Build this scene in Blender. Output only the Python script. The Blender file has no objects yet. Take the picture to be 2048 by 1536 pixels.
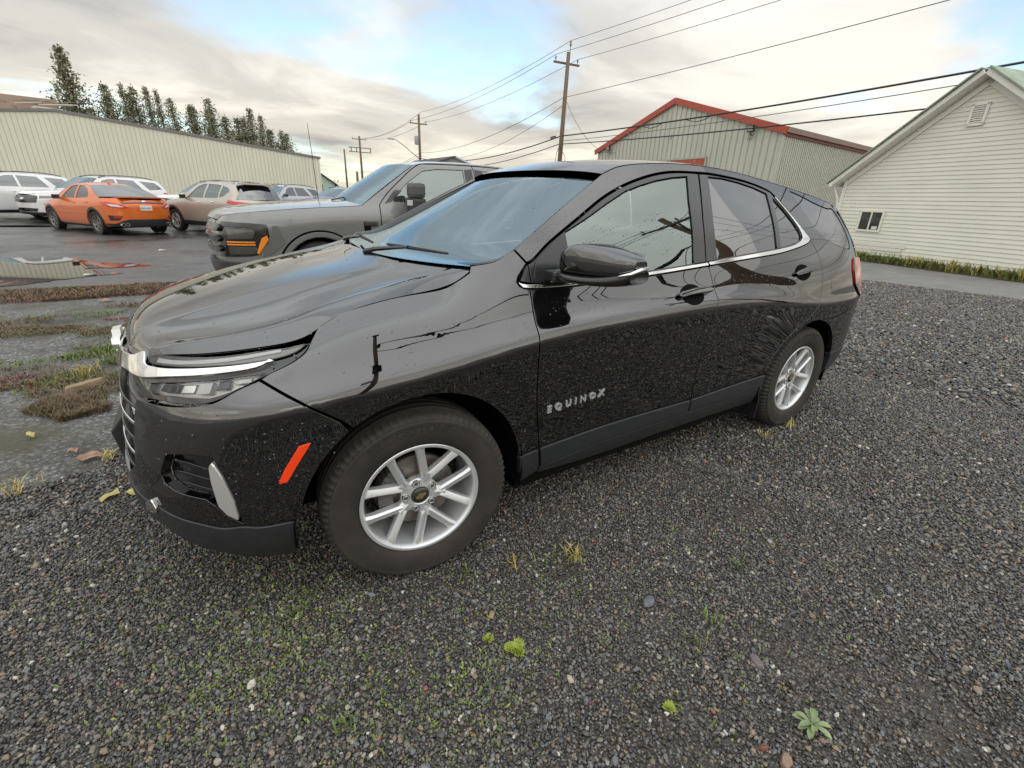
import bpy, bmesh, math, random
import numpy as np
from mathutils import Vector, Matrix
from mathutils.geometry import delaunay_2d_cdt
random.seed(7); RNG=np.random.default_rng(11)
SC=bpy.context.scene; COL=SC.collection; R=math.radians
# ---------------------------------------------------------------- camera
CAM_P=(-0.5518,-2.2830,1.4261); CAM_YAW,CAM_PITCH,CAM_ROLL=-0.589356,0.380816,0.039268; CAM_F=917.81
def cam_axes():
    cy,sy,cp,sp=math.cos(CAM_YAW),math.sin(CAM_YAW),math.cos(CAM_PITCH),math.sin(CAM_PITCH)
    f=Vector((-sy*cp,cy*cp,-sp)); r=Vector((cy,sy,0)); u=r.cross(f)
    c,s=math.cos(CAM_ROLL),math.sin(CAM_ROLL)
    return c*r+s*u, -s*r+c*u, f
_r,_u,_f=cam_axes()
cd=bpy.data.cameras.new('camera'); cam=bpy.data.objects.new('camera',cd); COL.objects.link(cam)
cam.matrix_world=Matrix(((_r.x,_u.x,-_f.x,CAM_P[0]),(_r.y,_u.y,-_f.y,CAM_P[1]),(_r.z,_u.z,-_f.z,CAM_P[2]),(0,0,0,1)))
cd.sensor_width=36; cd.lens=CAM_F/2048*36; cd.clip_start=.02; cd.clip_end=3000
SC.camera=cam
# ---------------------------------------------------------------- sky, sun, exposure
SUN_EL,SUN_AZ=R(48),R(205)      # azimuth measured from +Y clockwise (toward +X)
w=bpy.data.worlds.new('World'); SC.world=w; w.use_nodes=True
nt=w.node_tree; nt.nodes.clear(); N=nt.nodes.new; L=nt.links.new
out=N('ShaderNodeOutputWorld'); bg=N('ShaderNodeBackground'); bg.inputs[1].default_value=.10
sky=N('ShaderNodeTexSky'); sky.sky_type='NISHITA'; sky.sun_disc=False; sky.sun_elevation=SUN_EL; sky.sun_rotation=SUN_AZ
sky.air_density=1.0; sky.dust_density=1.5; sky.ozone_density=2.5
tc=N('ShaderNodeTexCoord'); sep=N('ShaderNodeSeparateXYZ'); L(tc.outputs['Generated'],sep.inputs[0])
def wmath(op,a,b=None,clamp=False):
    n=N('ShaderNodeMath'); n.operation=op; n.use_clamp=clamp
    for i,v in enumerate((a,b)):
        if v is None: continue
        if isinstance(v,(int,float)): n.inputs[i].default_value=v
        else: L(v,n.inputs[i])
    return n.outputs[0]
zz=wmath('MAXIMUM',sep.outputs[2],0.0); den=wmath('ADD',zz,.16)
cx=wmath('DIVIDE',sep.outputs[0],den); cy=wmath('DIVIDE',sep.outputs[1],den)
cmb=N('ShaderNodeCombineXYZ'); L(cx,cmb.inputs[0]); L(cy,cmb.inputs[1]); cmb.inputs[2].default_value=3.7
def wnoise(scale,det,rough,off,dist=0.0,yscale=1.0):
    m=N('ShaderNodeMapping'); m.inputs['Location'].default_value=off; m.inputs['Rotation'].default_value=(0,0,R(20)); m.inputs['Scale'].default_value=(scale,scale*yscale,scale)
    L(cmb.outputs[0],m.inputs[0]); n=N('ShaderNodeTexNoise'); n.inputs['Scale'].default_value=1; n.inputs['Detail'].default_value=det; n.inputs['Roughness'].default_value=rough; n.inputs['Distortion'].default_value=dist
    L(m.outputs[0],n.inputs['Vector']); return n.outputs[0]
def wramp(x,stops):
    r=N('ShaderNodeValToRGB'); r.color_ramp.interpolation='EASE'
    e=r.color_ramp.elements
    while len(e)<len(stops): e.new(.5)
    for k,(p,c) in enumerate(stops): e[k].position=p; e[k].color=(*c,1)
    L(x,r.inputs[0]); return r.outputs[0]
CLOUD_OFF=(1.2,4.1,0)
cover=wramp(wnoise(.55,7,.52,CLOUD_OFF,.25,1.2),[(.325,(0,0,0)),(.46,(1,1,1))])
tone=wramp(wnoise(.85,7,.55,(5.1,3.3,1),.5,1.15),[(.27,(2.1,2.17,2.3)),(.45,(3.45,3.45,3.36)),(.62,(4.85,4.8,4.6))])
# low on the horizon the cloud deck is lit warm through its gaps
hz=wramp(zz,[(.0,(1.12,1.03,.88)),(.22,(1.03,1.0,.95)),(.5,(1.30,1.36,1.44)),(1.0,(1.85,1.95,2.1))])
mul=N('ShaderNodeMixRGB'); mul.blend_type='MULTIPLY'; mul.inputs[0].default_value=1; L(tone,mul.inputs[1]); L(hz,mul.inputs[2])
blue=N('ShaderNodeMixRGB'); blue.blend_type='MULTIPLY'; blue.inputs[0].default_value=1; L(sky.outputs[0],blue.inputs[1]); blue.inputs[2].default_value=(1.5,1.4,1.2,1)
mx=N('ShaderNodeMixRGB'); L(cover,mx.inputs[0]); L(blue.outputs[0],mx.inputs[1]); L(mul.outputs[0],mx.inputs[2])
L(mx.outputs[0],bg.inputs[0]); L(bg.outputs[0],out.inputs[0])
sd=bpy.data.lights.new('sun','SUN'); sd.energy=0.6; sd.angle=R(150); sd.color=(1,.93,.82)
sun=bpy.data.objects.new('sun',sd); COL.objects.link(sun)
sun.rotation_euler=Vector((math.sin(SUN_AZ)*math.cos(SUN_EL),math.cos(SUN_AZ)*math.cos(SUN_EL),math.sin(SUN_EL))).to_track_quat('Z','Y').to_euler()
sun.location=(-6,-20,20)
VS=SC.view_settings; VS.view_transform='Standard'; VS.look='None'; VS.gamma=1; VS.exposure=1.06; VS.use_curve_mapping=False
SC.cycles.max_bounces=10; SC.cycles.transparent_max_bounces=16; SC.cycles.caustics_reflective=False; SC.cycles.caustics_refractive=False
# ---------------------------------------------------------------- materials
MATS={}
def P(name,col=(.5,.5,.5),rough=.5,metal=0.0,coat=0.0,coat_rough=.02,ior=1.5,spec=.5,emit=None,alpha=None):
    if name in MATS: return MATS[name]
    m=bpy.data.materials.new(name); m.use_nodes=True; b=m.node_tree.nodes['Principled BSDF']
    b.inputs['Base Color'].default_value=(*col,1); b.inputs['Roughness'].default_value=rough; b.inputs['Metallic'].default_value=metal
    b.inputs['Coat Weight'].default_value=coat; b.inputs['Coat Roughness'].default_value=coat_rough; b.inputs['IOR'].default_value=ior
    b.inputs['Specular IOR Level'].default_value=spec
    m.diffuse_color=(*col,1); MATS[name]=m; return m
class NT:
    "small node helper for one material"
    def __init__(s,m): s.m=m; s.t=m.node_tree; s.b=s.t.nodes.get('Principled BSDF'); s.cache={}
    def n(s,k,**kw):
        x=s.t.nodes.new(k)
        for a,v in kw.items(): setattr(x,a,v)
        return x
    def l(s,a,b): s.t.links.new(a,b)
    def coord(s,kind='Object'):
        if kind not in s.cache: s.cache[kind]=s.n('ShaderNodeTexCoord').outputs[kind]
        return s.cache[kind]
    def geo(s):
        return s.n('ShaderNodeNewGeometry')
    def noise(s,scale,det=4,rough=.5,vec=None,dist=0,sc3=None,out=0):
        x=s.n('ShaderNodeTexNoise'); x.inputs['Scale'].default_value=scale; x.inputs['Detail'].default_value=det; x.inputs['Roughness'].default_value=rough; x.inputs['Distortion'].default_value=dist
        v=vec or s.coord()
        if sc3:
            mp=s.n('ShaderNodeMapping'); mp.inputs['Scale'].default_value=sc3; s.l(v,mp.inputs[0]); v=mp.outputs[0]
        s.l(v,x.inputs['Vector']); return x.outputs[out]
    def voro(s,scale,vec=None,feat='F1',out=0,rnd=1.0):
        x=s.n('ShaderNodeTexVoronoi'); x.feature=feat; x.inputs['Scale'].default_value=scale; x.inputs['Randomness'].default_value=rnd; s.l(vec or s.coord(),x.inputs['Vector']); return x.outputs[out]
    def ramp(s,x,stops,interp='LINEAR'):
        r=s.n('ShaderNodeValToRGB'); e=r.color_ramp.elements; r.color_ramp.interpolation=interp
        while len(e)<len(stops): e.new(.5)
        for k,(p,c) in enumerate(stops): e[k].position=p; e[k].color=(*(c if isinstance(c,tuple) else (c,c,c)),1)
        s.l(x,r.inputs[0]); return r.outputs[0]
    def mix(s,f,a,b,mode='MIX'):
        x=s.n('ShaderNodeMixRGB'); x.blend_type=mode
        for i,v in enumerate((f,a,b)):
            if isinstance(v,(int,float)): x.inputs[i].default_value=v if i==0 else (v,v,v,1)
            elif isinstance(v,tuple): x.inputs[i].default_value=(*v,1)
            else: s.l(v,x.inputs[i])
        return x.outputs[0]
    def math(s,op,a,b=0.0,clamp=False):
        x=s.n('ShaderNodeMath'); x.operation=op; x.use_clamp=clamp
        for i,v in enumerate((a,b)):
            if isinstance(v,(int,float)): x.inputs[i].default_value=v
            else: s.l(v,x.inputs[i])
        return x.outputs[0]
    def bump(s,h,strength=.3,dist=.01):
        x=s.n('ShaderNodeBump'); x.inputs['Strength'].default_value=strength; x.inputs['Distance'].default_value=dist; s.l(h,x.inputs['Height']); s.l(x.outputs[0],s.b.inputs['Normal'])
    def set(s,k,v): s.l(v,s.b.inputs[k])
def vary(m,a,b,scale=6,det=5,rough=.6,bump=0,bscale=None,rr=None,sc3=None):
    "colour drifts between a and b; optional bump and roughness range"
    t=NT(m); x=t.noise(scale,det,rough,sc3=sc3); t.set('Base Color',t.ramp(x,[(.3,a),(.7,b)]))
    if rr: t.set('Roughness',t.ramp(t.noise(scale*2.3,4,.6),[(.3,rr[0]),(.7,rr[1])]))
    if bump: t.bump(t.noise(bscale or scale*8,4,.6),bump,.004)
    return m
def glassmat(name,tint,ior=1.6,rough=.0,refl=(1,1,1)):
    m=bpy.data.materials.new(name); m.use_nodes=True; t=m.node_tree; t.nodes.clear()
    o=t.nodes.new('ShaderNodeOutputMaterial'); tr=t.nodes.new('ShaderNodeBsdfTransparent'); tr.inputs[0].default_value=(*tint,1)
    g=t.nodes.new('ShaderNodeBsdfGlossy'); g.inputs['Roughness'].default_value=rough; g.inputs[0].default_value=(*refl,1)
    f=t.nodes.new('ShaderNodeFresnel'); f.inputs[0].default_value=ior; x=t.nodes.new('ShaderNodeMixShader')
    t.links.new(f.outputs[0],x.inputs[0]); t.links.new(tr.outputs[0],x.inputs[1]); t.links.new(g.outputs[0],x.inputs[2]); t.links.new(x.outputs[0],o.inputs[0])
    MATS[name]=m; return m
# ---------------------------------------------------------------- objects
def tag(o,label=None,cat=None,group=None,kind=None):
    if label: o['label']=label
    if cat: o['category']=cat
    if group: o['group']=group
    if kind: o['kind']=kind
    return o
def thing(name,label,cat,loc=(0,0,0),rotz=0,group=None):
    o=bpy.data.objects.new(name,None); COL.objects.link(o); o.location=loc; o.rotation_euler=(0,0,rotz); o.empty_display_size=.2
    return tag(o,label,cat,group)
def link(me,name,mat,parent=None,smooth=True):
    o=bpy.data.objects.new(name,me); COL.objects.link(o)
    if mat is not None and not me.materials: me.materials.append(mat)
    if parent is not None: o.parent=parent
    return o
def mesh(name,V,F,mat,parent=None,smooth=False,normals=None):
    me=bpy.data.meshes.new(name); me.from_pydata([tuple(map(float,v)) for v in V],[],[tuple(map(int,f)) for f in F])
    if smooth or normals is not None: me.polygons.foreach_set('use_smooth',[True]*len(me.polygons))
    me.update()
    if normals is not None: me.normals_split_custom_set_from_vertices([tuple(map(float,n)) for n in normals])
    return link(me,name,mat,parent)
def copy_tree(o,parent=None):
    c=o.copy(); COL.objects.link(c); c.parent=parent
    for ch in list(o.children): copy_tree(ch,c)
    return c
class MB:
    "collects simple shapes into one mesh"
    def __init__(s): s.V=[]; s.F=[]
    def add(s,V,F):
        b=len(s.V); s.V+= [tuple(v) for v in V]; s.F+=[tuple(b+i for i in f) for f in F]; return s
    def box(s,x0,x1,y0,y1,z0,z1,M=None):
        V=[(x,y,z) for x in (x0,x1) for y in (y0,y1) for z in (z0,z1)]
        if M is not None: V=[tuple(M@Vector(v)) for v in V]
        return s.add(V,[(0,1,3,2),(4,6,7,5),(0,4,5,1),(2,3,7,6),(0,2,6,4),(1,5,7,3)])
    def obox(s,c,ax,ay,az):
        "oriented box by centre and three half-axis vectors"
        c,ax,ay,az=map(Vector,(c,ax,ay,az)); V=[c+i*ax+j*ay+k*az for i in (-1,1) for j in (-1,1) for k in (-1,1)]
        return s.add(V,[(0,1,3,2),(4,6,7,5),(0,4,5,1),(2,3,7,6),(0,2,6,4),(1,5,7,3)])
    def tube(s,pts,rad,n=8,cap=True):
        pts=[Vector(p) for p in pts]; rad=rad if isinstance(rad,(list,tuple)) else [rad]*len(pts); b=len(s.V); up=None
        for i,p in enumerate(pts):
            d=(pts[min(i+1,len(pts)-1)]-pts[max(i-1,0)]).normalized()
            if up is None: up=Vector((0,0,1)) if abs(d.z)<.9 else Vector((1,0,0))
            a=d.cross(up).normalized(); c=a.cross(d); up=c
            for k in range(n):
                t=2*math.pi*k/n; s.V.append(tuple(p+rad[i]*(math.cos(t)*a+math.sin(t)*c)))
        for i in range(len(pts)-1):
            for k in range(n): s.F.append((b+i*n+k,b+i*n+(k+1)%n,b+(i+1)*n+(k+1)%n,b+(i+1)*n+k))
        if cap: s.F.append(tuple(b+k for k in range(n))[::-1]); s.F.append(tuple(b+(len(pts)-1)*n+k for k in range(n)))
        return s
    def lathe(s,prof,n=32,M=None,close=False):
        "profile of (r,h) turned about local Z"
        b=len(s.V)
        for r,h in prof:
            for k in range(n):
                t=2*math.pi*k/n; v=Vector((r*math.cos(t),r*math.sin(t),h)); s.V.append(tuple(M@v if M is not None else v))
        m=len(prof)
        for i in range(m if close else m-1):
            j=(i+1)%m
            for k in range(n): s.F.append((b+i*n+k,b+i*n+(k+1)%n,b+j*n+(k+1)%n,b+j*n+k))
        return s
    def prism(s,poly,f0,f1):
        "poly of 2D points, f0/f1 map (u,v)->xyz on the two faces"
        n=len(poly); V=[f0(*p) for p in poly]+[f1(*p) for p in poly]
        F=[tuple(range(n))[::-1],tuple(range(n,2*n))]+[(i,(i+1)%n,n+(i+1)%n,n+i) for i in range(n)]
        return s.add(V,F)
    def build(s,name,mat,parent=None,smooth=False,bevel=0,auto=None):
        me=bpy.data.meshes.new(name); me.from_pydata(s.V,[],s.F); me.update()
        if bevel:
            bm=bmesh.new(); bm.from_mesh(me); bmesh.ops.recalc_face_normals(bm,faces=bm.faces)
            es=[e for e in bm.edges if len(e.link_faces)==2 and e.calc_face_angle(0)>R(35)]
            bmesh.ops.bevel(bm,geom=es,offset=bevel,segments=2,profile=.6,affect='EDGES',clamp_overlap=True); bm.to_mesh(me); bm.free()
        else:
            bm=bmesh.new(); bm.from_mesh(me); bmesh.ops.recalc_face_normals(bm,faces=bm.faces); bm.to_mesh(me); bm.free()
        if smooth or auto:
            me.polygons.foreach_set('use_smooth',[True]*len(me.polygons))
            if auto: me.set_sharp_from_angle(angle=R(auto))
        return link(me,name,mat,parent)
def text_geo(txt,size=1.0,extrude=.0,space=1.0,bold=0.0):
    cu=bpy.data.curves.new('t','FONT'); cu.body=txt; cu.size=size; cu.extrude=extrude; cu.offset=bold; cu.space_character=space; cu.align_x='CENTER'; cu.resolution_u=2
    o=bpy.data.objects.new('t',cu); COL.objects.link(o); dg=bpy.context.evaluated_depsgraph_get(); e=o.evaluated_get(dg); me=e.to_mesh()
    V=np.array([v.co[:] for v in me.vertices]).reshape(-1,3); F=[tuple(p.vertices) for p in me.polygons]; e.to_mesh_clear()
    bpy.data.objects.remove(o); bpy.data.curves.remove(cu); return V,F
def crv(pts,n=8,closed=False):
    "Catmull-Rom through 2D/3D points"
    p=np.array(pts,float); m=len(p); out=[]
    for i in range(m if closed else m-1):
        a,b,c,d=(p[(i-1)%m] if (closed or i>0) else 2*p[0]-p[1]),p[i],p[(i+1)%m],(p[(i+2)%m] if (closed or i+2<m) else 2*p[-1]-p[-2])
        for k in range(n):
            t=k/n; out.append(.5*((2*b)+(-a+c)*t+(2*a-5*b+4*c-d)*t*t+(-a+3*b-3*c+d)*t**3))
    if not closed: out.append(p[-1])
    return [tuple(q) for q in out]
def arc(cx,cz,r,a0,a1,n=24):
    return [(cx+r*math.cos(R(a)),cz+r*math.sin(R(a))) for a in np.linspace(a0,a1,n)]
#SURF-BEGIN
def nat_spline(xs, ys):
    # C2 natural cubic spline, ys may be (n,k)
    xs=np.asarray(xs,float); ys=np.asarray(ys,float); n=len(xs)
    one=ys.ndim==1
    if one: ys=ys[:,None]
    h=np.diff(xs); A=np.zeros((n,n)); B=np.zeros((n,ys.shape[1]))
    A[0,0]=A[-1,-1]=1
    for i in range(1,n-1):
        A[i,i-1]=h[i-1]; A[i,i]=2*(h[i-1]+h[i]); A[i,i+1]=h[i]
        B[i]=6*((ys[i+1]-ys[i])/h[i]-(ys[i]-ys[i-1])/h[i-1])
    M=np.linalg.solve(A,B)
    def f(x):
        x=np.asarray(x,float); i=np.clip(np.searchsorted(xs,x)-1,0,n-2)
        hh=h[i][...,None]; a=((xs[i+1]-x)[...,None])/hh; b=((x-xs[i])[...,None])/hh
        lo=(x<xs[0])|(x>xs[-1])
        r=a*ys[i]+b*ys[i+1]+((a**3-a)*M[i]+(b**3-b)*M[i+1])*hh*hh/6
        return r[...,0] if one else r
    return f
def bspl(c, s):
    # uniform cubic B-spline through end points; c (...,K), s in [0,1] (...)
    K=c.shape[-1]
    c=np.concatenate([2*c[...,:1]-c[...,1:2],c,2*c[...,-1:]-c[...,-2:-1]],-1)
    u=np.clip(s,0,1)*(K-1); i=np.minimum(u.astype(int),K-2); f=u-i
    g=lambda k: np.take_along_axis(c,(i+k)[...,None],-1)[...,0]
    return ((1-f)**3*g(0)+(3*f**3-6*f*f+4)*g(1)+(-3*f**3+3*f*f+3*f+1)*g(2)+f**3*g(3))/6
class Skin:
    """vertical-ish skin of a car: plan outline P(t) from front centre round to rear centre, inset I(t,z)"""
    def __init__(s, plan, t_anchor, table):
        plan=np.array(plan,float); d=np.r_[0,np.cumsum(np.hypot(*np.diff(plan,axis=0).T))]
        # dense re-parametrisation by arc length, with t = x where plan x = t_anchor
        f=nat_spline(d,plan); dd=np.linspace(0,d[-1],1500); q=f(dd)
        L=np.r_[0,np.cumsum(np.hypot(*np.diff(q,axis=0).T))]
        La=np.interp(t_anchor,q[:,0],L)
        s.tmin=t_anchor-La; s.tmax=s.tmin+L[-1]
        sub=np.linspace(0,len(q)-1,260).astype(int)
        s.P=nat_spline(L[sub]+s.tmin,q[sub])
        ts=sorted(table); K=len(table[ts[0]])
        Z=np.array([[r[0] for r in table[t]] for t in ts]); I=np.array([[r[1] for r in table[t]] for t in ts])
        s.zc=nat_spline(ts,Z); s.ic=nat_spline(ts,I)
    def inset(s,t,z):
        zc=s.zc(t); lo=np.zeros_like(z); hi=np.ones_like(z)
        for _ in range(34):
            m=(lo+hi)/2; b=bspl(zc,m)<z
            lo=np.where(b,m,lo); hi=np.where(b,hi,m)
        return bspl(s.ic(t),(lo+hi)/2)
    def raw(s,t,z):
        p=s.P(t); e=2e-3; d=s.P(t+e)-s.P(t-e); d/=np.hypot(d[:,0],d[:,1])[:,None]
        i=s.inset(t,z)
        # outward normal (plan curve goes front centre -> near side(+w) -> rear): rotate tangent
        n=np.stack([-d[:,1],d[:,0]],1)
        return np.stack([p[:,0]-n[:,0]*i,p[:,1]-n[:,1]*i,z],1)
    def pos(s,t,z):
        t=np.atleast_1d(np.asarray(t,float)); z=np.broadcast_to(np.asarray(z,float),t.shape).copy()
        q=s.raw(t,z); q[:,1]*=-1
        return q
    def pn(s,t,z):
        t=np.atleast_1d(np.asarray(t,float)); z=np.broadcast_to(np.asarray(z,float),t.shape).copy()
        e=3e-3; p=s.pos(t,z)
        a=s.pos(t+e,z)-s.pos(t-e,z); b=s.pos(t,z+e)-s.pos(t,z-e)
        n=np.cross(a,b); n/=np.linalg.norm(n,axis=1)[:,None]
        return p,n
EQ_PLAN=[(-.928,0),(-.922,.25),(-.898,.45),(-.845,.615),(-.75,.75),(-.61,.835),(-.42,.884),(-.2,.906),(0,.914),(.4,.912),(1.0,.908),(1.6,.908),(2.2,.912),(2.725,.920),(3.0,.917),(3.2,.904),(3.38,.876),(3.52,.822),(3.62,.73),(3.675,.58),(3.698,.38),(3.703,.18),(3.705,0)]
def _sec(zc,low,up):
    # sharp feature line at height zc between the tucked lower side and the leaning shoulder
    return low+[(zc-.075,.002),(zc-.030,-.003),(zc-.012,-.004),(zc+.008,.002),(zc+.026,.010)]+up
_lowF=[(.20,.12),(.27,.05),(.35,.015),(.47,.002),(.60,.001)]
_lowD=[(.20,.100),(.29,.040),(.42,.030),(.56,.026),(.72,.015)]
def _gh(z0,i0,z1,i1,n=6,e=1.12):
    return [(z0+(z1-z0)*k/n,i0+(i1-i0)*(k/n)**e) for k in range(n+1)]
_fr=[(.20,.13),(.27,.055),(.34,.02),(.44,.0),(.53,.002),(.62,.012),(.69,.022),(.74,.028),(.78,.035),(.82,.045),(.87,.062),(.92,.092),(.96,.13),(1.0,.17),(1.1,.24),(1.2,.28),(1.3,.33),(1.4,.37),(1.5,.41),(1.6,.45),(1.66,.5)]
_tl=lambda a: _gh(1.12,a,1.66,a+.28,6,1.0)
EQ_TAB={
 -1.60:_fr,-1.10:_fr,
 -.80:[(.20,.12),(.27,.05),(.35,.015),(.46,.0),(.55,.002),(.65,.010),(.72,.018),(.77,.026),(.81,.034),(.85,.048),(.89,.066),(.935,.092),(.972,.13),(1.02,.18),(1.1,.25),(1.2,.29),(1.3,.34),(1.4,.38),(1.5,.42),(1.6,.45),(1.66,.5)],
 -.45:_sec(.820,_lowF,[(.885,.038),(.945,.072),(.985,.115),(1.015,.165)])+_tl(.27),
 -.20:_sec(.848,_lowF,[(.93,.042),(1.01,.075),(1.045,.105),(1.07,.145)])+_tl(.22),
 .05:_sec(.876,[(.20,.10),(.28,.04),(.40,.02),(.52,.012),(.67,.006)],[(.96,.042),(1.035,.072),(1.075,.102),(1.105,.142)])+_gh(1.15,.185,1.66,.45,6,1.0),
 .28:_sec(.906,[(.20,.10),(.29,.04),(.42,.028),(.55,.022),(.70,.012)],[(.985,.042),(1.045,.066),(1.11,.096),(1.16,.122)])+_gh(1.21,.150,1.66,.39,6,1.05),
 .55:_sec(.938,_lowD,[(1.00,.040),(1.06,.066),(1.115,.090),(1.16,.110)])+_gh(1.21,.131,1.66,.375),
 1.1:_sec(.962,_lowD,[(1.015,.036),(1.065,.062),(1.12,.089),(1.17,.112)])+_gh(1.22,.134,1.66,.375),
 1.7:_sec(.970,_lowD,[(1.02,.035),(1.07,.061),(1.13,.090),(1.18,.115)])+_gh(1.23,.138,1.66,.375),
 2.2:_sec(.945,_lowD,[(1.00,.030),(1.07,.055),(1.14,.088),(1.19,.114)])+_gh(1.24,.139,1.65,.40),
 2.725:_sec(.895,[(.20,.09),(.29,.03),(.42,.012),(.56,.004),(.70,.001)],[(.97,.018),(1.07,.046),(1.15,.088),(1.20,.117)])+_gh(1.25,.146,1.60,.40),
 3.10:_sec(.885,[(.20,.10),(.30,.04),(.42,.012),(.56,.004),(.70,.002)],[(.97,.018),(1.07,.042),(1.15,.080),(1.19,.101)])+_gh(1.23,.122,1.55,.36),
 3.40:_sec(.885,[(.20,.12),(.30,.05),(.42,.012),(.56,.003),(.70,.003)],[(.97,.022),(1.07,.050),(1.15,.088),(1.19,.109)])+_gh(1.23,.130,1.51,.33),
 3.75:[(.20,.14),(.30,.05),(.42,.0),(.54,.0),(.66,.01),(.74,.02),(.80,.034),(.85,.045),(.90,.055),(.94,.062),(.98,.072),(1.03,.092),(1.07,.11),(1.11,.14)]+_gh(1.15,.17,1.51,.44),
 4.6:[(.20,.14),(.30,.05),(.42,.0),(.54,.0),(.66,.01),(.74,.02),(.80,.034),(.85,.045),(.90,.055),(.94,.062),(.98,.072),(1.03,.092),(1.07,.11),(1.11,.14)]+_gh(1.15,.17,1.51,.44),
}
#SURF-END
# ---------------------------------------------------------------- sheet-metal panels cut out of a Skin
def dens(poly,g):
    out=[]; n=len(poly)
    for i in range(n):
        a=np.array(poly[i]); b=np.array(poly[(i+1)%n]); k=max(1,int(math.ceil(np.linalg.norm(b-a)/g)))
        for j in range(k): out.append(a+(b-a)*j/k)
    return np.array(out)
def inside(pts,polys):
    c=np.zeros(len(pts),bool); x,y=pts[:,0],pts[:,1]
    for P_ in polys:
        a=P_; b=np.roll(P_,-1,0)
        for (x1,y1),(x2,y2) in zip(a,b):
            if y1==y2: continue
            m=((y1>y)!=(y2>y))&(x<(x2-x1)*(y-y1)/(y2-y1)+x1); c^=m
    return c
def shrink(poly,d):
    p=np.array(poly,float); a=np.roll(p,1,0); b=np.roll(p,-1,0)
    area=.5*np.sum(p[:,0]*b[:,1]-b[:,0]*p[:,1]); s=1 if area>0 else -1
    def nrm(v): return v/np.maximum(np.linalg.norm(v,axis=1),1e-9)[:,None]
    d1=nrm(p-a); d2=nrm(b-p); n1=np.stack([-d1[:,1],d1[:,0]],1)*s; n2=np.stack([-d2[:,1],d2[:,0]],1)*s
    m=n1+n2; L=np.maximum((m*m).sum(1),.35); return p+m*(2*d/L)[:,None]
def ccw(p):
    p=np.array(p,float); b=np.roll(p,-1,0)
    return p if np.sum(p[:,0]*b[:,1]-b[:,0]*p[:,1])>0 else p[::-1]
def cut(outline,holes,g):
    O=dens(ccw(outline),g); Hs=[dens(ccw(h),g) for h in holes]
    loops=[O]+Hs; B=np.concatenate(loops); lo,hi=O.min(0),O.max(0)
    xs=np.arange(lo[0]+g/2,hi[0],g); ys=np.arange(lo[1]+g/2,hi[1],g*.866); X,Y=np.meshgrid(xs,ys); X[1::2]+=g/2
    I=np.stack([X.ravel(),Y.ravel()],1); I=I[inside(I,loops)]
    if len(I):
        keep=np.ones(len(I),bool)
        for k in range(0,len(I),2000):
            d=((I[k:k+2000,None,:]-B[None])**2).sum(2).min(1); keep[k:k+2000]=d>(.55*g)**2
        I=I[keep]
    V=np.concatenate([B,I]) if len(I) else B
    E=[]; o=0
    for l in loops:
        n=len(l); E+=[(o+i,o+(i+1)%n) for i in range(n)]; o+=n
    r=delaunay_2d_cdt([Vector(v) for v in V],E,[],0,1e-7)
    V2=np.array([v[:] for v in r[0]]); T=np.array(r[2])
    T=T[inside(V2[T].mean(1),loops)]
    a,b,c=V2[T[:,0]],V2[T[:,1]],V2[T[:,2]]; cr=(b[:,0]-a[:,0])*(c[:,1]-a[:,1])-(b[:,1]-a[:,1])*(c[:,0]-a[:,0])
    T=np.where((cr<0)[:,None],T[:,::-1],T); T=T[np.abs(cr)>1e-10]
    return V2,T
def panel_geo(SK,outline,holes=(),off=0.0,g=.022,gap=.002,er=.0015,depth=.02,bulge=None):
    outline=shrink(ccw(outline),gap+er); holes=[shrink(ccw(h),-(gap+er)) for h in holes]
    V2,T=cut(outline,holes,g)
    p,n=SK.pn(V2[:,0],V2[:,1])
    o=off+(bulge(V2) if bulge else 0)
    p=p+n*np.broadcast_to(o,(len(p),))[:,None]
    V=[p]; NN=[n]; F=[tuple(t) for t in T]
    # folded edge
    from collections import defaultdict
    cnt=defaultdict(int)
    for a,b,c in T:
        for e in ((a,b),(b,c),(c,a)): cnt[e]+=1
    be=[e for e in cnt if (e[1],e[0]) not in cnt]
    if depth and be:
        nxt={}; prv={}
        for a,b in be: nxt[a]=b; prv[b]=a
        ids=sorted(set([i for e in be for i in e])); mp={v:k for k,v in enumerate(ids)}
        pi=np.array([prv.get(i,i) for i in ids]); ni=np.array([nxt.get(i,i) for i in ids]); ia=np.array(ids)
        tg=p[ni]-p[pi]; tg/=np.maximum(np.linalg.norm(tg,axis=1),1e-9)[:,None]
        ou=np.cross(tg,n[ia]); ou/=np.maximum(np.linalg.norm(ou,axis=1),1e-9)[:,None]
        b1=p[ia]+ou*er-n[ia]*er; b2=b1-n[ia]*depth
        base=len(p); V+=[b1,b2]; NN+=[ou,ou]; m=len(ids)
        for a,b in be:
            F+=[(a,base+mp[a],base+mp[b],b),(base+mp[a],base+m+mp[a],base+m+mp[b],base+mp[b])]
    return np.concatenate(V),F,np.concatenate(NN)
def mirror_geo(V,F,Nn):
    s=np.array([1,-1,1]); return V*s,[tuple(reversed(f)) for f in F],Nn*s
def panel(SK,name,outline,mat,parent,both=True,join=False,label=None,**k):
    V,F,Nn=panel_geo(SK,outline,**k); V2,F2,N2=mirror_geo(V,F,Nn)
    if join:
        n=len(V); o=mesh(name,np.concatenate([V,V2]),F+[tuple(i+n for i in f) for f in F2],mat,parent,normals=np.concatenate([Nn,N2]))
        return o
    o=mesh(name,V,F,mat,parent,normals=Nn)
    if both: return o,mesh(name,V2,F2,mat,parent,normals=N2)
    return o
def grid_faces(nu,nv): return [(i*nv+j,i*nv+j+1,(i+1)*nv+j+1,(i+1)*nv+j) for i in range(nu-1) for j in range(nv-1)]
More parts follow.
